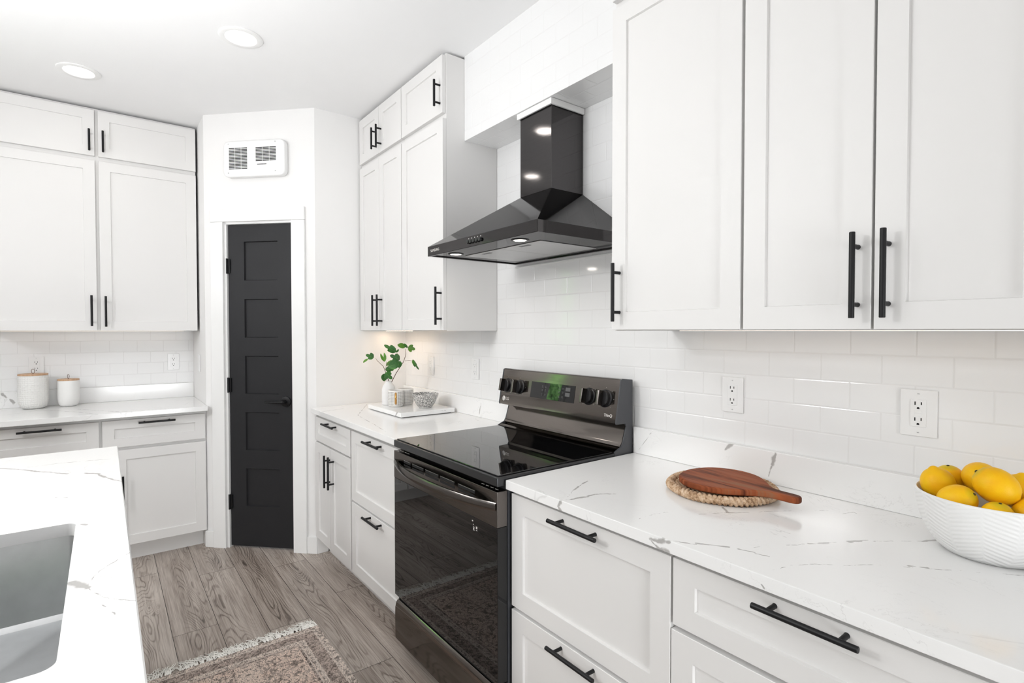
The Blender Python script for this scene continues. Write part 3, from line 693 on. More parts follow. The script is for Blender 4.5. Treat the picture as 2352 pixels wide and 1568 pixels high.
# island body
isl = thing('kitchen_island', 'white island base under the quartz top with the sink', 'island', (-0.2, -2.1, 0))
mb = MB().box(IX0+0.02, IX0+0.04, -2.58, -1.665, 0.105, 0.8825).box(IX1-0.04, IX1-0.02, -2.58, -1.665, 0.105, 0.8825)
mb.box(IX0+0.04, IX1-0.04, -2.58, -2.56, 0.105, 0.8825).box(IX0+0.04, IX1-0.04, -1.685, -1.665, 0.105, 0.8825).box(IX0+0.04, IX1-0.04, -2.56, -1.685, 0.105, 0.12)
mb.build('carcass', MAT['cabinet'], isl, smooth=0, world=True)
MB().box(IX0+0.08, IX1-0.08, -2.54, -1.725, 0.0, 0.104).build('toe_kick', MAT['cabinet'], isl, smooth=0, world=True)
for k in range(4):
    a = IX0+0.03+k*0.567; b = a+0.56
    m = MB().panel(-b, -a, 0.113, 0.868, -1.0, 0.020, [(-b+0.057, -a-0.057, 0.17, 0.811)])
    m.bm.transform(Matrix.Translation((0, -2.643, 0)) @ Matrix.Rotation(PI, 4, 'Z'))
    f = m.build('door', MAT['cabinet'], isl, smooth=20, world=True)
# sink bowl
sink = thing('sink', 'brushed stainless steel undermount sink in the island top', 'sink', ((SX0+SX1)/2, (SY0+SY1)/2, 0.664))
mb = MB(); bm = mb.bm
def sring(off, r, z): return verts(rrect(SX0-0.006+off, SX1+0.006-off, SY0-0.006+off, SY1+0.006-off, r), z)
prof = [(-0.02, 0.03, 0.8838), (-0.001, 0.024, 0.8838), (0.0, 0.023, 0.8815), (0.003, 0.022, 0.72), (0.006, 0.022, 0.694), (0.014, 0.024, 0.682), (0.024, 0.026, 0.678)]
rings = [sring(*p_) for p_ in prof]
for a, b in zip(rings, rings[1:]):
    for i in range(len(a)): bm.faces.new((a[i], a[(i+1) % len(a)], b[(i+1) % len(b)], b[i]))
ctr = bm.verts.new(((SX0+SX1)/2, (SY0+SY1)/2-0.05, 0.670))
last = rings[-1]; n = len(last); q = n//4
for i in range(n): bm.faces.new((last[i], last[(i+1) % n], ctr))
bmesh.ops.recalc_face_normals(bm, faces=bm.faces[:])
for f in bm.faces: f.normal_flip()
mb.build('basin', MAT['sink_steel'], sink, smooth=25, world=True)
MB().lathe([(0, 0.001), (0.030, 0.001), (0.042, 0.004), (0.045, 0.002), (0.045, -0.004)], ((SX0+SX1)/2, (SY0+SY1)/2-0.05, 0.6725), 32).build('drain', MAT['chrome'], sink, world=True)

# ------------------------------------------------------------------ range (stove)
st = thing('range', 'black stainless electric range with glass cooktop and rear control panel', 'stove', (-0.378, -0.34, 0))
sx0, sx1 = -0.757, -0.001
MB().box(sx0+0.004, sx1-0.004, -0.628, -0.025, 0.03, 0.893).build('body', MAT['grey_panel'], st, smooth=0, world=True)
for x in (sx0+0.05, sx1-0.05):
    for y in (-0.58, -0.08):
        MB().lathe([(0, 0), (0.02, 0), (0.02, 0.012), (0.01, 0.014), (0.01, 0.031), (0, 0.031)], (x, y, 0), 16).build('foot', MAT['black_plastic'], st, world=True)
# cooktop
MB().box(sx0, sx1, -0.672, -0.095, 0.8935, 0.9235, 0.004, 2).build('cooktop_frame', MAT['frame_steel'], st, world=True)
MB().box(sx0+0.010, sx1-0.010, -0.661, -0.120, 0.9236, 0.9275, 0.002, 2).build('cooktop_glass', MAT['glass_black'], st, world=True)
# oven door
od = MB().box(sx0+0.001, sx1-0.001, -0.670, -0.632, 0.256, 0.7615, 0.002, 2).build('oven_door', MAT['glass_black'], st, world=True)
MB().box(sx0+0.001, sx1-0.001, -0.6715, -0.631, 0.762, 0.878, 0.0025, 2).build('door_band', MAT['range_band'], od, world=True)
for a, b in ((-0.66, -0.60), (-0.585, -0.49), (-0.475, -0.375), (-0.36, -0.26), (-0.235, -0.13)):
    MB().box(a, b, -0.6722, -0.668, 0.842, 0.851).build('vent_slot', MAT['void'], od, smooth=0, world=True)
    MB().box(a, b, -0.6722, -0.668, 0.829, 0.837).build('vent_slot', MAT['void'], od, smooth=0, world=True)
    MB().box(a, b, -0.6724, -0.668, 0.8515, 0.853).build('vent_lip', MAT['chrome'], od, smooth=0, world=True)
for x in [-0.115+k*0.026 for k in range(4)]+[-0.735+k*0.024 for k in range(4)]:
    MB().box(x, x+0.016, -0.655, -0.652, 0.8780, 0.8785).build('top_slot', MAT['print'], od, smooth=0, world=True)
# bowed handle, flat band
mb = MB(); bm = mb.bm; rings = []
N = 40
for i in range(N+1):
    s = i/N; x = sx0+0.008+(sx1-sx0-0.016)*s
    bow = (1-abs(2*s-1)**2.4)
    y = -0.672-0.056*bow; zc = 0.829; hh = 0.0135+0.002*bow; th = 0.011
    sec = [(y, zc-hh), (y-0.003, zc-hh*0.6), (y-0.004, zc), (y-0.003, zc+hh*0.6), (y, zc+hh), (y+th, zc+hh*0.85), (y+th, zc-hh*0.85)]
    rings.append([bm.verts.new((x, a, b)) for a, b in sec])
for a, b in zip(rings, rings[1:]):
    for k in range(7): bm.faces.new((a[k], a[(k+1) % 7], b[(k+1) % 7], b[k]))
bm.faces.new(rings[0]); bm.faces.new(rings[-1][::-1])
bmesh.ops.recalc_face_normals(bm, faces=bm.faces[:])
mb.build('oven_handle', MAT['range_band'], od, smooth=40, world=True)
# white printed marks on the glass
X = -0.125
for dx, dz, w_, h_ in ((0.0, -0.005, 0.009, 0.010), (-0.030, 0.020, 0.008, 0.005), (-0.022, 0.006, 0.003, 0.004), (-0.022, -0.004, 0.010, 0.003), (-0.022, -0.010, 0.010, 0.003), (-0.022, -0.016, 0.010, 0.003), (0.0, -0.012, 0.010, 0.002)):
    MB().box(X+dx*0.8, X+dx*0.8+w_*0.8, -0.6706, -0.669, 0.729+dz*0.8, 0.729+dz*0.8+h_*0.8).build('printed_mark', MAT['print'], od, smooth=0, world=True)
# drawer with a rolled top edge
pr = [(-0.632, 0.060), (-0.664, 0.060), (-0.669, 0.066), (-0.6705, 0.16), (-0.6695, 0.200), (-0.664, 0.222), (-0.656, 0.230), (-0.632, 0.231)]
MB().prism(pr, 0, sx0+0.001, sx1-0.001, 0.0015, 1).build('warming_drawer', MAT['range_steel'], st, world=True)
MB().box(sx0+0.003, sx1-0.003, -0.652, -0.6285, 0.2315, 0.2515).build('gap_shade', MAT['void'], st, smooth=0, world=True)  # near-black strip paints in the shade between oven door and drawer
MB().box(sx0+0.02, sx1-0.02, -0.610, -0.600, 0.012, 0.058).build('kick_plate', MAT['black_plastic'], st, smooth=0, world=True)
# rear control panel: side profile
pr = [(-0.022, 0.9), (-0.022, 1.196), (-0.030, 1.2), (-0.079, 1.203), (-0.085, 1.199), (-0.1135, 1.040), (-0.112, 1.033), (-0.100, 1.030), (-0.058, 1.030), (-0.056, 1.020), (-0.077, 0.956), (-0.084, 0.948), (-0.087, 0.944), (-0.083, 0.940), (-0.080, 0.933), (-0.096, 0.932), (-0.104, 0.934), (-0.110, 0.932), (-0.118, 0.928), (-0.118, 0.9)]
MB().prism(pr, 0, sx0+0.010, sx1-0.006, 0.0, 1).build('backguard', MAT['range_steel'], st, smooth=24, world=True)
for a, b in ((sx0+0.001, sx0+0.0095), (sx1-0.0055, sx1+0.001)):
    cp = [(-0.020, 0.895), (-0.020, 1.199), (-0.078, 1.2045), (-0.0865, 1.200), (-0.1145, 1.040), (-0.113, 1.032), (-0.062, 1.030), (-0.056, 1.018), (-0.074, 0.960), (-0.084, 0.944), (-0.122, 0.9285), (-0.122, 0.895)]
    MB().prism(cp, 0, a, b, 0.001, 1).build('end_cap', MAT['grey_panel'], st, smooth=40, world=True)
# control panel face frame
pa, pb = Vector((-0.1135, 1.040)), Vector((-0.085, 1.199))
tilt = math.atan2(pb.x-pa.x, pb.y-pa.y)
def on_panel(x, z, off=0.0):
    s = (z-pa.y)/(pb.y-pa.y); y = pa.x+(pb.x-pa.x)*s
    return Vector((x, y-off*math.cos(tilt), z+off*math.sin(tilt)))
def panel_tf(x, z, off=0.0): return Matrix.Translation(on_panel(x, z, off)) @ Matrix.Rotation(-tilt, 4, 'X')
m = MB().box(-0.143, 0.143, -0.0012, 0.002, -0.036, 0.036, 0.0006, 1); m.bm.transform(panel_tf(-0.383, 1.122))
disp = m.build('display', MAT['glass_black'], st, world=True)
rnd = random.Random(3)
MAT['legend'] = plain('dim_key_legends', (0.10, 0.10, 0.10), 0.5)
def key(x0, x1, z0, z1):
    m = MB().box(x0, x1, -0.0015, -0.0011, z0, z1); m.bm.transform(panel_tf(-0.383, 1.122)); m.build('touch_key', MAT['legend'], disp, smooth=0, world=True)
for cx in (-0.062, -0.042, 0.048, 0.070):
    for cz in (0.020, 0.004, -0.016):
        for k in range(2): key(cx-0.005, cx+0.002+rnd.random()*0.003, cz-k*0.005, cz-k*0.005+0.0016)
key(0.086, 0.114, 0.010, 0.026); key(0.086, 0.114, -0.012, 0.004)
for kx in (-0.704, -0.610, -0.159, -0.070):
    k = MB().lathe([(0, 0), (0.035, 0), (0.035, 0.003), (0.031, 0.006), (0.030, 0.020), (0.027, 0.023), (0, 0.023)], seg=40)
    k.bm.transform(panel_tf(kx, 1.124) @ Matrix.Rotation(PI/2, 4, 'X'))
    ko = k.build('knob', MAT['black_plastic'], st, world=True)
    g = MB().box(-0.0065, 0.0065, -0.048, -0.020, -0.029, 0.029, 0.002, 2)
    g.bm.transform(panel_tf(kx, 1.124)); g.build('knob_grip', MAT['range_band'], ko, world=True)
    for a in range(7):
        g = MB(); an = math.radians(-140+a*46)
        g.box(0.043*math.sin(an)-0.0009, 0.043*math.sin(an)+0.0009, -0.0006, 0.0, 0.043*math.cos(an)-0.0009, 0.043*math.cos(an)+0.0009)
        g.bm.transform(panel_tf(kx, 1.124)); g.build('dial_mark', MAT['print'], ko, smooth=0, world=True)
def st_local(mt): return Matrix.Translation(-st.location) @ mt
PT = lambda x, z: st_local(panel_tf(x, z, 0.0004) @ Matrix.Rotation(PI/2, 4, 'X'))
text_mesh('LG', 0.021, 0.0004, MAT['logo'], 'badge_lettering', st, PT(-0.692, 1.062))
m = MB().lathe([(0, 0), (0.0115, 0), (0.0115, 0.0008), (0, 0.0008)], seg=32); m.bm.transform(panel_tf(-0.720, 1.062) @ Matrix.Rotation(PI/2, 4, 'X'))
bo = m.build('badge_disc', MAT['logo'], st, world=True)
m = MB().box(-0.0012, 0.0004, -0.0012, -0.0007, -0.004, 0.005).box(-0.0012, 0.004, -0.0012, -0.0007, -0.0045, -0.003).box(-0.006, -0.0035, -0.0012, -0.0007, 0.002, 0.0045)
m.tube([(0.0085*math.cos(a), -0.0009, 0.0085*math.sin(a)) for a in [math.radians(75+k*15) for k in range(20)]], 0.0006, 6)
m.bm.transform(panel_tf(-0.720, 1.062)); m.build('badge_mark', MAT['grey_panel'], bo, smooth=0, world=True)
text_mesh('ThinQ', 0.016, 0.0004, MAT['logo'], 'panel_lettering', st, PT(-0.046, 1.061))

# ------------------------------------------------------------------ hood
hd = thing('range_hood', 'black stainless pyramid range hood with square chimney over the range', 'range hood', (-0.385, -0.25, 1.722))
hx0, hx1, hy = -0.765, -0.006, -0.5
cx0, cx1, cy = -0.497, -0.290, -0.186
mb = MB(); bm = mb.bm
z0, z1, z2 = 1.7205, 1.7625, 1.975
lo_ = [bm.verts.new((x, y, z0)) for x, y in ((hx0, hy), (hx1, hy), (hx1, -0.002), (hx0, -0.002))]
mi_ = [bm.verts.new((x, y, z1)) for x, y in ((hx0, hy), (hx1, hy), (hx1, -0.002), (hx0, -0.002))]
hi_ = [bm.verts.new((x, y, z2)) for x, y in ((cx0, cy), (cx1, cy), (cx1, -0.002), (cx0, -0.002))]
for a, b in ((lo_, mi_), (mi_, hi_)):
    for i in range(4): bm.faces.new((a[i], a[(i+1) % 4], b[(i+1) % 4], b[i]))
bm.faces.new(hi_)
# underside: rim, recess for the filters
ri = [bm.verts.new((x, y, z0)) for x, y in ((hx0+0.012, hy+0.012), (hx1-0.012, hy+0.012), (hx1-0.012, -0.014), (hx0+0.012, -0.014))]
rj = [bm.verts.new((v.co.x, v.co.y, z0+0.004)) for v in ri]
for i in range(4): bm.faces.new((lo_[i], lo_[(i+1) % 4], ri[(i+1) % 4], ri[i])); bm.faces.new((ri[i], ri[(i+1) % 4], rj[(i+1) % 4], rj[i]))
bm.faces.new(rj)
bmesh.ops.recalc_face_normals(bm, faces=bm.faces[:])
bmesh.ops.bevel(bm, geom=[e_ for e_ in bm.edges if len(e_.link_faces) == 2 and e_.verts[0].co.z > z0-0.001 and e_.calc_face_angle(0) > 0.3 and max(v.co.y for v in e_.verts) < -0.1], offset=0.0012, segments=1, affect='EDGES')
mb.build('canopy', MAT['hood_steel'], hd, smooth=15, world=True)
MB().box(cx0+0.001, cx1-0.001, cy+0.001, -0.003, z2+0.0005, ZS-0.002, 0.0012, 1).build('chimney', MAT['hood_steel'], hd, smooth=15, world=True)
m = MB().box(cx0-0.010, cx1+0.010, cy-0.011, cy-0.0005, ZS-0.027, ZS-0.001, 0.003).box(cx1+0.0005, cx1+0.011, cy-0.0005, -0.004, ZS-0.027, ZS-0.001, 0.003).box(cx0-0.011, cx0-0.0005, cy-0.0005, -0.004, ZS-0.027, ZS-0.001, 0.003)
o = m.build('chimney_collar', MAT['trim'], hd, world=True); o['label'] = 'white collar strip at the top of the chimney'
for a, b in ((-0.665, -0.405), (-0.400, -0.150)):
    f = MB().box(a, b, -0.366, -0.066, z0+0.0015, z0+0.0038, 0.001, 1).build('grease_filter', MAT['filter'], hd, world=True)
    MB().box((a+b)/2-0.03, (a+b)/2+0.03, -0.345, -0.33, z0+0.0006, z0+0.0014).build('filter_latch', MAT['grey_panel'], f, smooth=0, world=True)
for x in (-0.648, -0.196):
    l = MB().lathe([(0.024, -0.0006), (0.034, -0.002), (0.036, 0.0015)], (x, -0.425, z0+0.003), 32).build('lamp_ring', MAT['black_plastic'], hd, world=True)
    MB().lathe([(0, -0.0002), (0.024, -0.0002), (0.024, 0.001)], (x, -0.425, z0+0.0028), 32).build('lamp_lens', MAT['hood_lamp'], l, world=True)
for x in (-0.648, -0.196):
    q = bpy.data.lights.new('hood_lamp', 'AREA'); q.shape = 'DISK'; q.size = 0.045; q.energy = 0.4; q.color = (1.0, 0.94, 0.86)
    q = bpy.data.objects.new('hood_lamp', q); C.objects.link(q); q.parent = hd; q.location = Vector((x, -0.425, z0-0.001))-hd.location
for k in range(5):
    m = MB().lathe([(0, 0), (0.0075, 0), (0.0075, 0.008), (0.0065, 0.0095), (0, 0.0095)], seg=20)
    m.bm.transform(Matrix.Translation((-0.428+k*0.021, hy, 1.7405)) @ Matrix.Rotation(PI/2, 4, 'X'))
    m.build('push_button', MAT['black_plastic'], hd, world=True)
for k in range(5): MB().box(-0.430+k*0.021, -0.426+k*0.021, hy-0.0005, hy+0.0002, 1.752, 1.7555).build('button_mark', MAT['print'], hd, smooth=0, world=True)
text_mesh('SAMSUNG', 0.0165, 0.0004, MAT['logo'], 'brand_lettering', hd, Matrix.Translation(-hd.location) @ FR((-0.700, hy-0.0003, 1.7415)))
# small white tile trim strip under the hood
struct(MB().box(hx0, 0.16, -0.008, -0.0005, 1.700, 1.709, 0.002, 1).build('trim_5', MAT['trim']))

# ------------------------------------------------------------------ wall heater
ht_ = thing('wall_heater', 'white rectangular vented wall unit above the charcoal pantry door', 'vent', (A, YN, 2.346), DIAG)
m = MB().prism(rrect(0.170, 0.583, 0.0, 0.222, 0.035, 6), 1, -0.042, -0.001, 0.007, 3).build('cover', MAT['plastic'], ht_)
def grille(x0, x1, z0, z1, n, cols):
    g = MB(); p_ = (z1-z0)/n; cw = (x1-x0)/cols
    for i in range(n):
        for c in range(cols): g.box(x0+c*cw+0.0015, x0+(c+1)*cw-0.0015, -0.0426, -0.0415, z0+i*p_, z0+i*p_+p_*0.55)
    return g.build('grille_slots', MAT['void'], ht_, smooth=0)
grille(0.208, 0.334, 0.048, 0.183, 15, 3)
grille(0.389, 0.527, 0.092, 0.180, 10, 3)
MB().box(0.392, 0.475, -0.0424, -0.0415, 0.062, 0.078, 0.0003, 1).build('control_plate', MAT['trim'], ht_)
MB().box(0.400, 0.462, -0.043, -0.0423, 0.070, 0.0735).build('control_slot', MAT['void'], ht_, smooth=0)
for x, z in ((0.205, 0.205), (0.205, 0.026), (0.520, 0.207), (0.520, 0.028)):
    s_ = MB().lathe([(0, 0), (0.004, 0), (0.003, 0.0015), (0, 0.0018)], seg=16); s_.bm.transform(Matrix.Translation((x, -0.042, z)) @ Matrix.Rotation(PI/2, 4, 'X')); s_.build('screw', MAT['chrome'], ht_)

# ------------------------------------------------------------------ outlets
MAT['haze_slot'] = plain('haze_grey_slot', (0.33, 0.33, 0.33), 0.6)  # slot colour lightened to paint in haze over the outlets left of the range
def outlet(label, loc, rotz, w_=0.074, h_=0.116, gfci=False, sw=False, pale=False):
    t = thing('light_switch' if sw else 'wall_outlet', label, 'light switch' if sw else 'outlet', loc, rotz, None)
    MB().box(-w_/2, w_/2, -0.006, -0.0005, -h_/2, h_/2, 0.0022, 2).build('cover_plate', MAT['plastic'], t)
    k = h_/0.116
    f = MB().box(-0.0165*k, 0.0165*k, -0.0078, -0.0058, -0.034*k, 0.034*k, 0.001, 2).build('rocker' if sw else 'receptacle', MAT['plastic'], t)
    if not sw:
        m = MB()
        for cz in (0.019*k, -0.0205*k):
            m.box(-0.0075*k, -0.0053*k, -0.0081, -0.0077, cz+0.001, cz+0.0095*k); m.box(0.0053*k, 0.0075*k, -0.0081, -0.0077, cz+0.002, cz+0.009*k)
            m.prism([(0.0028*k*math.cos(a), cz-0.0065*k+0.0028*k*math.sin(a)) for a in [PI*j/8 for j in range(9)]] + [(-0.0028*k, cz-0.0085*k), (0.0028*k, cz-0.0085*k)], 1, -0.0081, -0.0077)
        m.build('socket_slots', MAT['haze_slot' if pale else 'void'], f, smooth=0)
        if gfci:
            for z in (0.0035*k, -0.0045*k): MB().box(-0.007*k, 0.007*k, -0.0085, -0.0077, z-0.003*k, z+0.003*k, 0.0003, 1).build('test_button', MAT['trim'], f)
    for z in (0.048*k, -0.048*k):
        s_ = MB().lathe([(0, 0), (0.003, 0), (0.0024, 0.001), (0, 0.0012)], seg=16)
        s_.bm.transform(Matrix.Translation((0, -0.0058, z)) @ Matrix.Rotation(PI/2, 4, 'X')); so = s_.build('screw', MAT['plastic'], t)
        MB().box(-0.0022, 0.0022, -0.0072, -0.0069, z-0.0004, z+0.0004).build('screw_slot', MAT['grey_panel'], so, smooth=0)
    return t
outlet('white duplex outlet on the tile just right of the range', (0.406, 0, 1.177), 0)
outlet('larger white outlet with test buttons above the lemon bowl', (0.912, 0, 1.1785), 0, 0.078, 0.119, gfci=True)
outlet('white duplex outlet on the tile just left of the range', (-1.130, 0, 1.175), 0, pale=True)
outlet('pale outlet on the tile behind the green fig branch', (-1.640, 0, 1.168), 0, pale=True)
outlet('white outlet on the left wall tile, near the pantry corner', (L, -1.258, 1.169), PI/2, 0.070)
outlet('white outlet on the left wall tile, behind the big canister', (L, -1.990, 1.169), PI/2)
outlet('white light switch on the side wall between left tile and pantry door', (-2.82, YN, 1.17), 0, sw=True)

# ------------------------------------------------------------------ ceiling lights
def can(label, x, y):
    t = thing('ceiling_light', label, 'ceiling light', (x, y, ZC), 0, 'recessed ceiling lights')
    MB().lathe([(0.063, -0.002), (0.068, -0.006), (0.088, -0.007), (0.094, -0.004), (0.095, -0.0005)], seg=64).build('trim_ring', MAT['trim'], t)
    MB().lathe([(0, -0.003), (0.0625, -0.003), (0.0625, -0.0005)], seg=48).build('diffuser', MAT['lamp'], t)
    l = bpy.data.lights.new('lamp', 'AREA'); l.shape = 'DISK'; l.size = 0.12; l.energy = 0.5; l.color = (1.0, 0.95, 0.88)
    o = bpy.data.objects.new('lamp', l); C.objects.link(o); o.parent = t; o.location = (0, 0, -0.010)
    return t
can('recessed ceiling light nearer the pantry door and hood', -1.408, -1.126)
can('recessed ceiling light above the left wall cabinets', -2.285, -1.738)
# LED tape under the wall cabinets
def led(label, box, loc, m='led'):
    o = MB().box(*box).build('under_cabinet_light', MAT[m], smooth=0, loc=loc); tag(o, label, 'light strip'); return o
led('warm light strip under the cabinets right of the hood', (0.25, 1.20, -0.075, -0.063, 1.3886, 1.3894), (0.72, -0.07, 1.3875))
led('warm light strip under the cabinets left of the hood', (-1.95, -1.60, -0.165, -0.150, 1.3886, 1.3894), (-1.78, -0.157, 1.389), 'led_corner')
led('warm light strip under the left wall cabinets', (L+0.063, L+0.075, -2.15, -1.2, 1.3886, 1.3894), (L+0.07, -1.68, 1.3875))

# ------------------------------------------------------------------ canisters
def canister(label, x, y, r, h, mat, turn):
    t = thing('canister', label, 'canister', (x, y, CT), 0, 'lidded canisters')
    MB().lathe([(0, 0.002), (r*0.55, 0.0), (r*0.72, 0.003), (r*0.88, 0.014), (r*0.97, 0.036), (r, 0.06), (r, h-0.004), (r*0.985, h), (r*0.93, h), (r*0.93, h-0.02), (0, h-0.02)], seg=72).build('jar', mat, t)
    l = MB().lathe([(0, h-0.006), (r*0.9, h-0.006), (r*0.9, h+0.001), (r*0.99, h+0.001), (r*0.995, h+0.008), (r*0.97, h+0.0105), (0, h+0.0105)], seg=64).build('lid', MAT['lid'], t)
    pts = []
    for k in range(21):
        s = k/20; a = s*2*PI
        u = math.sin(a)*0.010*(math.sin(s*PI)**0.7); z = 0.0145*(1-math.cos(a))
        pts.append((u*math.cos(turn), u*math.sin(turn), h+0.009+z))
    MB().tube(pts, 0.0013, 8).build('loop_pull', MAT['cord'], l)
    return t
canister('large dimpled white canister with wooden lid, at the left edge', -3.025, -1.998, 0.072, 0.203, MAT['honey'], 1.35)
canister('smaller plain white canister with wooden lid, right of the large one', -3.03, -1.832, 0.0555, 0.162, MAT['ceramic'], 0.6)

# ------------------------------------------------------------------ tray group
tr = thing('tray', 'square white marble tray on the counter left of the range', 'tray', (-1.515, -0.215, CT))
MB().box(-0.224, 0.224, -0.165, 0.175, 0.004, 0.029, 0.003, 2).build('slab', MAT['marble_tray'], tr)
for x in (-0.2, 0.2):
    for y in (-0.14, 0.15): MB().lathe([(0, 0), (0.012, 0), (0.012, 0.0042), (0, 0.0042)], (x, y, 0), 16).build('foot', MAT['void'], tr)
TZ = CT+0.0292
VX, VY = -1.648, -0.288
vs = thing('vase', 'white bottle vase on the marble tray, holding the fig branches', 'vase', (VX, VY, TZ))
MB().lathe([(0, 0.001), (0.036, 0.0), (0.040, 0.004), (0.0405, 0.06), (0.040, 0.092), (0.035, 0.112), (0.025, 0.126), (0.0185, 0.134), (0.017, 0.140), (0.0185, 0.143), (0.0155, 0.143), (0.0145, 0.13), (0.02, 0.11), (0, 0.1)], seg=48).build('body', MAT['vase'], vs)
def fern():
    t = thing('fig_branch', 'green leafy fig branches standing in the white bottle vase', 'plant', (VX, VY, TZ+0.10))
    O = Vector((VX, VY, TZ+0.10))
    dv = Vector((-0.902, 0.431, 0)); rv = Vector((0.431, 0.902, 0))
    def W(p, d=0.0): return Vector(p)+dv*d-O
    s1 = [W((-1.646, -0.286, 1.045)), W((-1.645, -0.288, 1.085)), W((-1.652, -0.302, 1.13), 0.01), W((-1.659, -0.317, 1.174), 0.015), W((-1.674, -0.349, 1.208), 0.02), W((-1.678, -0.357, 1.223), 0.02)]
    MB().tube(s1, [0.0022, 0.0022, 0.0019, 0.0017, 0.0014, 0.0011], 8).build('stem', MAT['stem'], t)
    s2 = [W((-1.648, -0.286, 1.045)), W((-1.638, -0.27, 1.085)), W((-1.627, -0.249, 1.132), -0.01), W((-1.608, -0.209, 1.202), -0.02), W((-1.601, -0.196, 1.247), -0.025), W((-1.602, -0.197, 1.28), -0.025)]
    MB().tube(s2, [0.0024, 0.0023, 0.0021, 0.0018, 0.0016, 0.0012], 8).build('stem', MAT['stem'], t)
    MB().tube([W((-1.604, -0.202, 1.208), -0.02), W((-1.594, -0.18, 1.210), -0.022), W((-1.583, -0.157, 1.207), -0.025)], 0.0009, 6).build('twig', MAT['stem'], t)
    MB().tube([W((-1.654, -0.306, 1.15), 0.012), W((-1.652, -0.302, 1.175), 0.0), W((-1.651, -0.299, 1.203), -0.01)], 0.0011, 6).build('twig', MAT['stem'], t)
    MB().tube([W((-1.612, -0.216, 1.19), -0.018), W((-1.62, -0.236, 1.225), -0.03), W((-1.623, -0.242, 1.255), -0.035)], 0.0009, 6).build('twig', MAT['stem'], t)
    rnd = random.Random(11)
    def leaf(base, tip, width, lobes, d, roll, droop=0.12, m_='leaf'):
        base = W(base, d); tip = W(tip, d+rnd.uniform(-0.012, 0.012))
        ax = tip-base; ln = ax.length; ax.normalize()
        nrm = (-dv); nrm = (nrm-ax*nrm.dot(ax)).normalized()
        nrm = Matrix.Rotation(roll, 3, ax) @ nrm; sd = ax.cross(nrm)
        if lobes == 3: out = [(0.0, 0.03), (0.06, 0.22), (0.16, 0.40), (0.32, 0.50), (0.50, 0.52), (0.60, 0.44), (0.55, 0.30), (0.50, 0.20), (0.62, 0.22), (0.78, 0.22), (0.92, 0.14), (1.0, 0.0)]
        elif lobes == 2: out = [(0.0, 0.03), (0.10, 0.22), (0.3, 0.40), (0.55, 0.48), (0.8, 0.44), (0.95, 0.34), (1.0, 0.26), (0.85, 0.17), (0.62, 0.08), (0.5, 0.0)]
        else: out = [(0.0, 0.03), (0.08, 0.26), (0.25, 0.45), (0.48, 0.50), (0.70, 0.42), (0.88, 0.24), (1.0, 0.0)]
        m = MB(); bm = m.bm; uvl = bm.loops.layers.uv.new('uv')
        def pt(u, v):
            curl = -droop*ln*(u*u) + 0.16*abs(v)*width*(1 if abs(v) < 0.3 else 1.2)
            wv = 0.04*ln*math.sin(u*7+v*4)*abs(v)
            return base+ax*(u*ln)+sd*(v*width)+nrm*(curl+wv)
        for sg in (1, -1):
            prev = None
            for (u, v) in out:
                q_ = min(u, out[-1][0])
                c = bm.verts.new(pt(q_, 0)); h = bm.verts.new(pt((u+q_)/2, v*0.5*sg)); e_ = bm.verts.new(pt(u, v*sg))
                cur = ((c, (q_, 0.5)), (h, (u, 0.5+v*0.5*sg)), (e_, (u, 0.5+v*sg)))
                if prev:
                    for a in (0, 1):
                        vs_ = [prev[a], cur[a], cur[a+1], prev[a+1]]
                        if sg < 0: vs_ = vs_[::-1]
                        try:
                            f = bm.faces.new([x[0] for x in vs_])
                            for l_, x in zip(f.loops, vs_): l_[uvl].uv = x[1]
                        except ValueError: pass
                prev = cur
        bmesh.ops.remove_doubles(bm, verts=bm.verts[:], dist=1e-5)
        bmesh.ops.dissolve_degenerate(bm, edges=bm.edges[:], dist=1e-6)
        bmesh.ops.recalc_face_normals(bm, faces=bm.faces[:])
        return m.build('leaf', MAT[m_], t, smooth=60)
    K = 1/375.0
    def px(x, z_): # offset in the picture-parallel plane (metres right, metres up) from the vase mouth
        return Vector((VX, VY, 1.087))+rv*x+Vector((0, 0, z_))
    S = 1/(7.127*373)
    def Z(x, y): return px((x-545)*S, (825-y)*S)
    leaf(Z(312, 455), Z(190, 400), 0.046, 3, 0.02, 0.5)
    leaf(Z(225, 475), Z(140, 525), 0.020, 1, 0.02, 0.8, m_='leaf_young')
    leaf(Z(485, 515), Z(450, 375), 0.036, 2, -0.01, 0.2, m_='leaf_young')
    leaf(Z(662, 362), Z(482, 238), 0.046, 3, -0.035, 0.35)
    leaf(Z(662, 366), Z(712, 318), 0.016, 1, -0.035, 0.6)
    leaf(Z(720, 485), Z(570, 405), 0.050, 3, -0.03, 0.2)
    leaf(Z(700, 540), Z(540, 590), 0.058, 1, -0.04, 0.3)
    leaf(Z(690, 500), Z(715, 612), 0.044, 1, -0.05, 0.2)
    leaf(Z(620, 510), Z(495, 578), 0.036, 1, 0.02, 0.9, m_='leaf_young')
    leaf(Z(500, 640), Z(632, 640), 0.042, 3, -0.02, -0.2)
    leaf(Z(495, 690), Z(600, 790), 0.050, 3, -0.03, 0.2)
    leaf(Z(475, 705), Z(480, 828), 0.038, 1, -0.02, -0.3)
    leaf(Z(810, 280), Z(690, 240), 0.034, 1, -0.02, 0.4, m_='leaf_young')
    leaf(Z(790, 225), Z(845, 300), 0.020, 1, -0.03, 0.5)
    leaf(Z(850, 290), Z(970, 320), 0.044, 3, -0.03, -0.1, m_='leaf_young')
    leaf(Z(925, 485), Z(1010, 655), 0.036, 3, -0.03, 0.9)
    return t
fern()
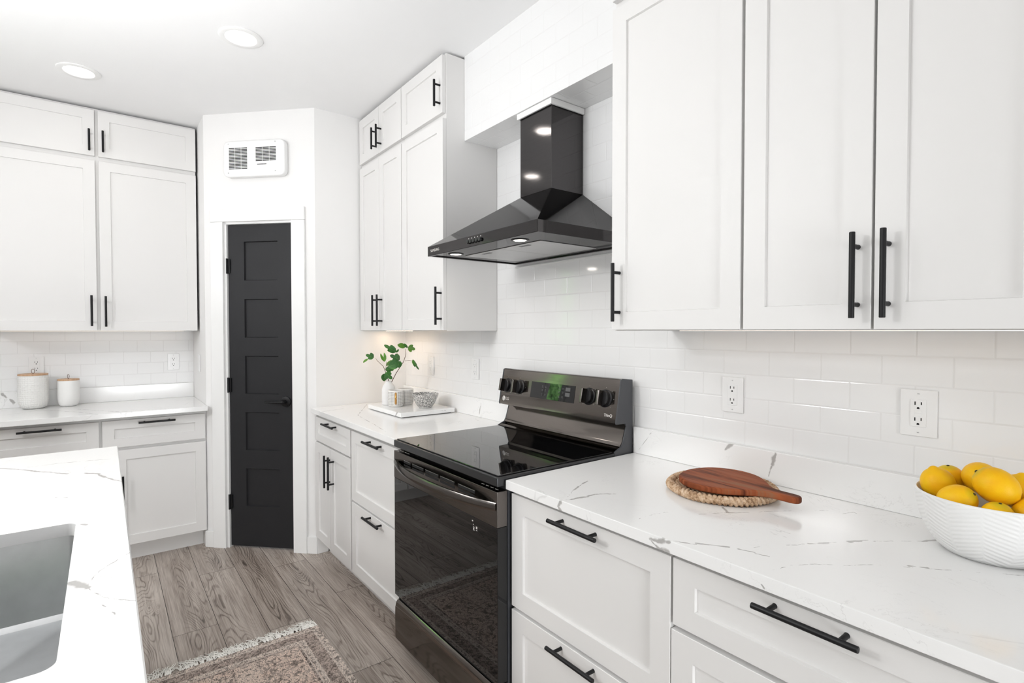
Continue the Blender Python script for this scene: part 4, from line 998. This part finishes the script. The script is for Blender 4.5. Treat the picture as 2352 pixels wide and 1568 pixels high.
def mug(label, x, y, face):
    t = thing('mug', label, 'mug', (x, y, TZ), face, 'grid patterned mugs')
    MB().lathe([(0, 0.002), (0.036, 0.0), (0.042, 0.004), (0.0455, 0.014), (0.0465, 0.05), (0.0455, 0.090), (0.0445, 0.096), (0.043, 0.097), (0.0415, 0.095), (0.042, 0.05), (0.038, 0.01), (0, 0.008)], seg=56).build('cup', MAT['mug'], t)
    pts = [(0.045+0.026*math.sin(a), 0, 0.051+0.030*math.cos(a)) for a in [PI*k/12 for k in range(13)]]
    pts = [(0.044, 0, 0.081)]+pts+[(0.044, 0, 0.021)]
    MB().tube(pts, 0.0062, 12).build('handle', MAT['gold'], t)
    return t
mug('grid patterned white mug with gold handle, in front of the vase', -1.552, -0.287, math.atan2(-1.367, 2.904))
mug('grid patterned white mug partly hidden behind the front mug', -1.594, -0.201, 2.2)
def small_bowl(name, label, x, y, z, r, h):
    t = thing(name, label, 'bowl', (x, y, z), 0, 'speckled bowls')
    MB().lathe([(0, 0.003), (r*0.42, 0.0), (r*0.52, 0.004), (r*0.72, h*0.3), (r*0.9, h*0.68), (r, h-0.002), (r*0.99, h), (r*0.965, h-0.001), (r*0.86, h*0.66), (r*0.66, h*0.3), (r*0.4, 0.012), (0, 0.010)], seg=64).build('bowl', MAT['speckle'], t)
    return t
def one(name, label, cat, loc, mb, mat, group=None, smooth=35):
    return tag(mb.build(name, mat, smooth=smooth, loc=None), label, cat, group)
def bowl_mesh(r, h):
    return MB().lathe([(0, 0.003), (r*0.42, 0.0), (r*0.52, 0.004), (r*0.72, h*0.3), (r*0.9, h*0.68), (r, h-0.002), (r*0.99, h), (r*0.965, h-0.001), (r*0.86, h*0.66), (r*0.66, h*0.3), (r*0.4, 0.012), (0, 0.010)], seg=64)
o = bowl_mesh(0.077, 0.082).build('bowl', MAT['speckle']); o.location = (-1.407, -0.170, TZ)
tag(o, 'black and white speckled bowl on the marble tray', 'bowl')

# ------------------------------------------------------------------ trivet and paddle board
TX, TY = 0.487, -0.204
tv = thing('placemat', 'round woven straw placemat under the wooden paddle board', 'placemat', (TX, TY, CT+0.0012))
def coil(mb, r, rad, zc, n, amp, tw, seg=8, steps=360):
    bm = mb.bm; rings = []
    for i in range(steps):
        th = 2*PI*i/steps; ring = []
        for k in range(seg):
            ph = 2*PI*k/seg
            rr = rad*(1+amp*(abs(math.sin(0.5*n*th+tw*ph))-0.6))
            wob = 0.0012*math.sin(7*th+1.3*r*100)
            ring.append(bm.verts.new(((r+wob+rr*math.cos(ph))*math.cos(th), (r+wob+rr*math.cos(ph))*math.sin(th), zc+rr*0.9*math.sin(ph))))
        rings.append(ring)
    for i in range(steps):
        a, b = rings[i], rings[(i+1) % steps]
        for k in range(seg): bm.faces.new((a[k], a[(k+1) % seg], b[(k+1) % seg], b[k]))
mb = MB(); coil(mb, 0.143, 0.0128, 0.0120, 66, 0.42, 1.0, 12, 792); mb.build('wrapped_rim', MAT['straw'], tv, smooth=50)
mb = MB()
for j, r in enumerate((0.126, 0.113, 0.100, 0.086, 0.072, 0.058, 0.044, 0.030, 0.014)): coil(mb, r, 0.0078, 0.0095, int(330*r)+6, 0.7, 1.0 if j % 2 else -1.0, 8, max(60, int(2400*r)))
mb.build('woven_centre', MAT['straw'], tv, smooth=50)
# paddle board
half = [(-0.112, 0.0), (-0.108, 0.035), (-0.090, 0.078), (-0.055, 0.108), (-0.010, 0.121), (0.035, 0.116), (0.072, 0.098), (0.105, 0.068), (0.130, 0.040), (0.150, 0.024), (0.172, 0.0185), (0.205, 0.019), (0.222, 0.0175), (0.232, 0.010), (0.234, 0.0)]
def smooth_poly(h):
    pts = h + [(x, -y) for x, y in h[-2:0:-1]]
    for _ in range(2):
        q_ = []
        for i in range(len(pts)):
            a, b = pts[i], pts[(i+1) % len(pts)]
            q_ += [(a[0]*0.75+b[0]*0.25, a[1]*0.75+b[1]*0.25), (a[0]*0.25+b[0]*0.75, a[1]*0.25+b[1]*0.75)]
        pts = q_
    return pts
mb = MB().prism(smooth_poly(half), 2, 0.0, 0.018, 0.005, 3)
o = mb.build('cutting_board', MAT['board'], smooth=50); o.location = (0.490, -0.215, CT+0.0255); o.rotation_euler = (0, 0, math.radians(-2.5))
tag(o, 'red-brown wooden paddle cutting board resting on the round woven placemat', 'cutting board')

# ------------------------------------------------------------------ lemon bowl
BX, BY = 1.083, -0.160
bw = thing('fruit_bowl', 'large white ribbed ceramic bowl full of lemons', 'bowl', (BX, BY, CT))
pr = [(0, 0.006), (0.052, 0.0), (0.080, 0.002), (0.094, 0.014), (0.110, 0.038), (0.121, 0.065), (0.128, 0.098), (0.1305, 0.120)]
MB().lathe(pr+[(0.1305, 0.1225)], seg=120).build('outer_wall', MAT['ribs'], bw, smooth=60)
MB().lathe([(0.1305, 0.1222), (0.1300, 0.1255), (0.1275, 0.1265), (0.1252, 0.1245), (0.1235, 0.098), (0.116, 0.065), (0.105, 0.038), (0.088, 0.018), (0.05, 0.010), (0, 0.009)], seg=96).build('inner_wall', MAT['ceramic'], bw, smooth=60)
def lemon_mesh():
    mb = MB(); prof = []
    for k in range(25):
        s = -1+2*k/24; r = 0.0325*math.sqrt(max(0, 1-(abs(s)**2.1)))
        x = s*0.0375
        if s > 0.86: r = max(r*0.95, 0.0); x += (s-0.86)*0.03
        prof.append((r if 0 < k < 24 else 0, x))
    prof = prof[:-1]
    zl = prof[-1][1]; prof[-1] = (0.0095, zl); prof += [(0.0075, zl+0.0022), (0.0055, zl+0.0038), (0.003, zl+0.0048), (0.0, zl+0.0051)]
    mb.lathe(prof, seg=32); mb.bm.transform(Matrix.Rotation(PI/2, 4, 'Y')); return mb
proto = None
LEM = [((0.997, -0.180, 1.047), (-0.25, -0.15, 1.0), 1.0, 'bright lemon at the left rim of the bowl, pointed tip up'),
       ((1.002, -0.116, 1.044), (0.05, 0.15, -1.0), 0.97, 'lemon with dark stem spot behind the leftmost lemon'),
       ((1.060, -0.134, 1.067), (0.35, -0.9, 0.05), 1.02, 'lemon at the back of the bowl, topmost of the pile'),
       ((1.098, -0.203, 1.070), (0.75, 0.1, -0.6), 1.08, 'large orange-yellow lemon on top, in the middle of the bowl'),
       ((1.042, -0.236, 1.032), (-0.75, 0.1, -0.55), 0.98, 'lemon at the front rim with dark stem spot on its right'),
       ((1.108, -0.246, 1.016), (-0.15, 0.15, -0.95), 0.86, 'greenish-tipped lemon low at the front rim of the bowl'),
       ((1.124, -0.138, 1.052), (0.1, 0.0, 1.0), 1.0, 'lemon at the right back of the bowl, pointed tip up'),
       ((1.154, -0.196, 1.026), (0.6, 0.5, 0.2), 0.95, 'lemon at the right edge of the photo, in the bowl')]
for loc, rot, s, lab in LEM:
    if proto is None:
        o = lemon_mesh().build('lemon', MAT['lemon'], smooth=60); proto = o
        m = MB().lathe([(0, 0.0), (0.0032, 0.0), (0.0027, 0.0010), (0.0012, 0.0019), (0, 0.0021)], seg=14); m.bm.transform(Matrix.Translation((-0.0370, 0, 0)) @ Matrix.Rotation(-PI/2, 4, 'Y'))
        sb = m.build('stem_end', MAT['lemon_stem'], o)
    else:
        o = proto.copy(); C.objects.link(o); c = sb.copy(); C.objects.link(c); c.parent = o
    o.location = loc; o.rotation_euler = Vector(rot).to_track_quat('X', 'Z').to_euler(); o.scale = (s, s, s)
    tag(o, lab, 'lemon', 'lemons in the white bowl')

# ------------------------------------------------------------------ rug
rg = thing('rug', 'faded pink-brown persian rug with cream fringe on the plank floor', 'rug', ((RX0+RX1)/2, (RY0+RY1)/2, 0))
MB().box(RX0, RX1, RY0, RY1, 0.001, 0.008, 0.002, 1).build('woven_field', MAT['rug'], rg, world=True)
mb = MB(); rnd = random.Random(5)
for i in range(64):
    y = RY0+0.005+(RY1-RY0-0.01)*i/63+rnd.uniform(-0.003, 0.003)
    lean = rnd.uniform(-0.03, 0.03)
    if i in (9, 10, 24, 40, 41): continue
    for k in range(rnd.randint(4, 7)):
        l = rnd.uniform(0.035, 0.08); dy = lean+rnd.uniform(-0.032, 0.032); cz = rnd.uniform(0.004, 0.012)
        pts = [(RX0+0.004, y, 0.006), (RX0-l*0.35, y+dy*0.3+rnd.uniform(-0.003, 0.003), cz), (RX0-l*0.7, y+dy*0.75+rnd.uniform(-0.004, 0.004), cz*0.7), (RX0-l, y+dy*1.1, 0.003)]
        mb.tube(pts, [0.0021, 0.0020, 0.0017, 0.0011], 5)
fo = mb.build('fringe', MAT['yarn'], rg, world=True); fo['kind'] = 'stuff'; fo['label'] = 'cream knotted fringe'

# ------------------------------------------------------------------ greenery outside the side window, mirrored in the range panel
t = NT('hedge_leaves'); n = t.noise(t.pos(), 14, 4, 0.7)
t.set(Base_Color=t.ramp(n, [(0.35, (0.02, 0.06, 0.012)), (0.55, (0.16, 0.38, 0.11)), (0.75, (0.36, 0.58, 0.24))]), Roughness=0.7); MAT['hedge'] = t.m
mb = MB(); r = bmesh.ops.create_icosphere(mb.bm, subdivisions=5, radius=1.0)['verts']
from mathutils import noise as mnoise
for v in r:
    k = 1+0.16*mnoise.noise(v.co*4)+0.08*mnoise.noise(v.co*11)
    v.co = Vector((v.co.x*0.6*k, v.co.y*1.5*k, 1.35+v.co.z*1.35*k))
hg = mb.build('hedge', MAT['hedge']); hg.location = (-5.2, -3.5, 0)
tag(hg, 'sunlit green hedge outdoors, mirrored in the range control panel', 'hedge')
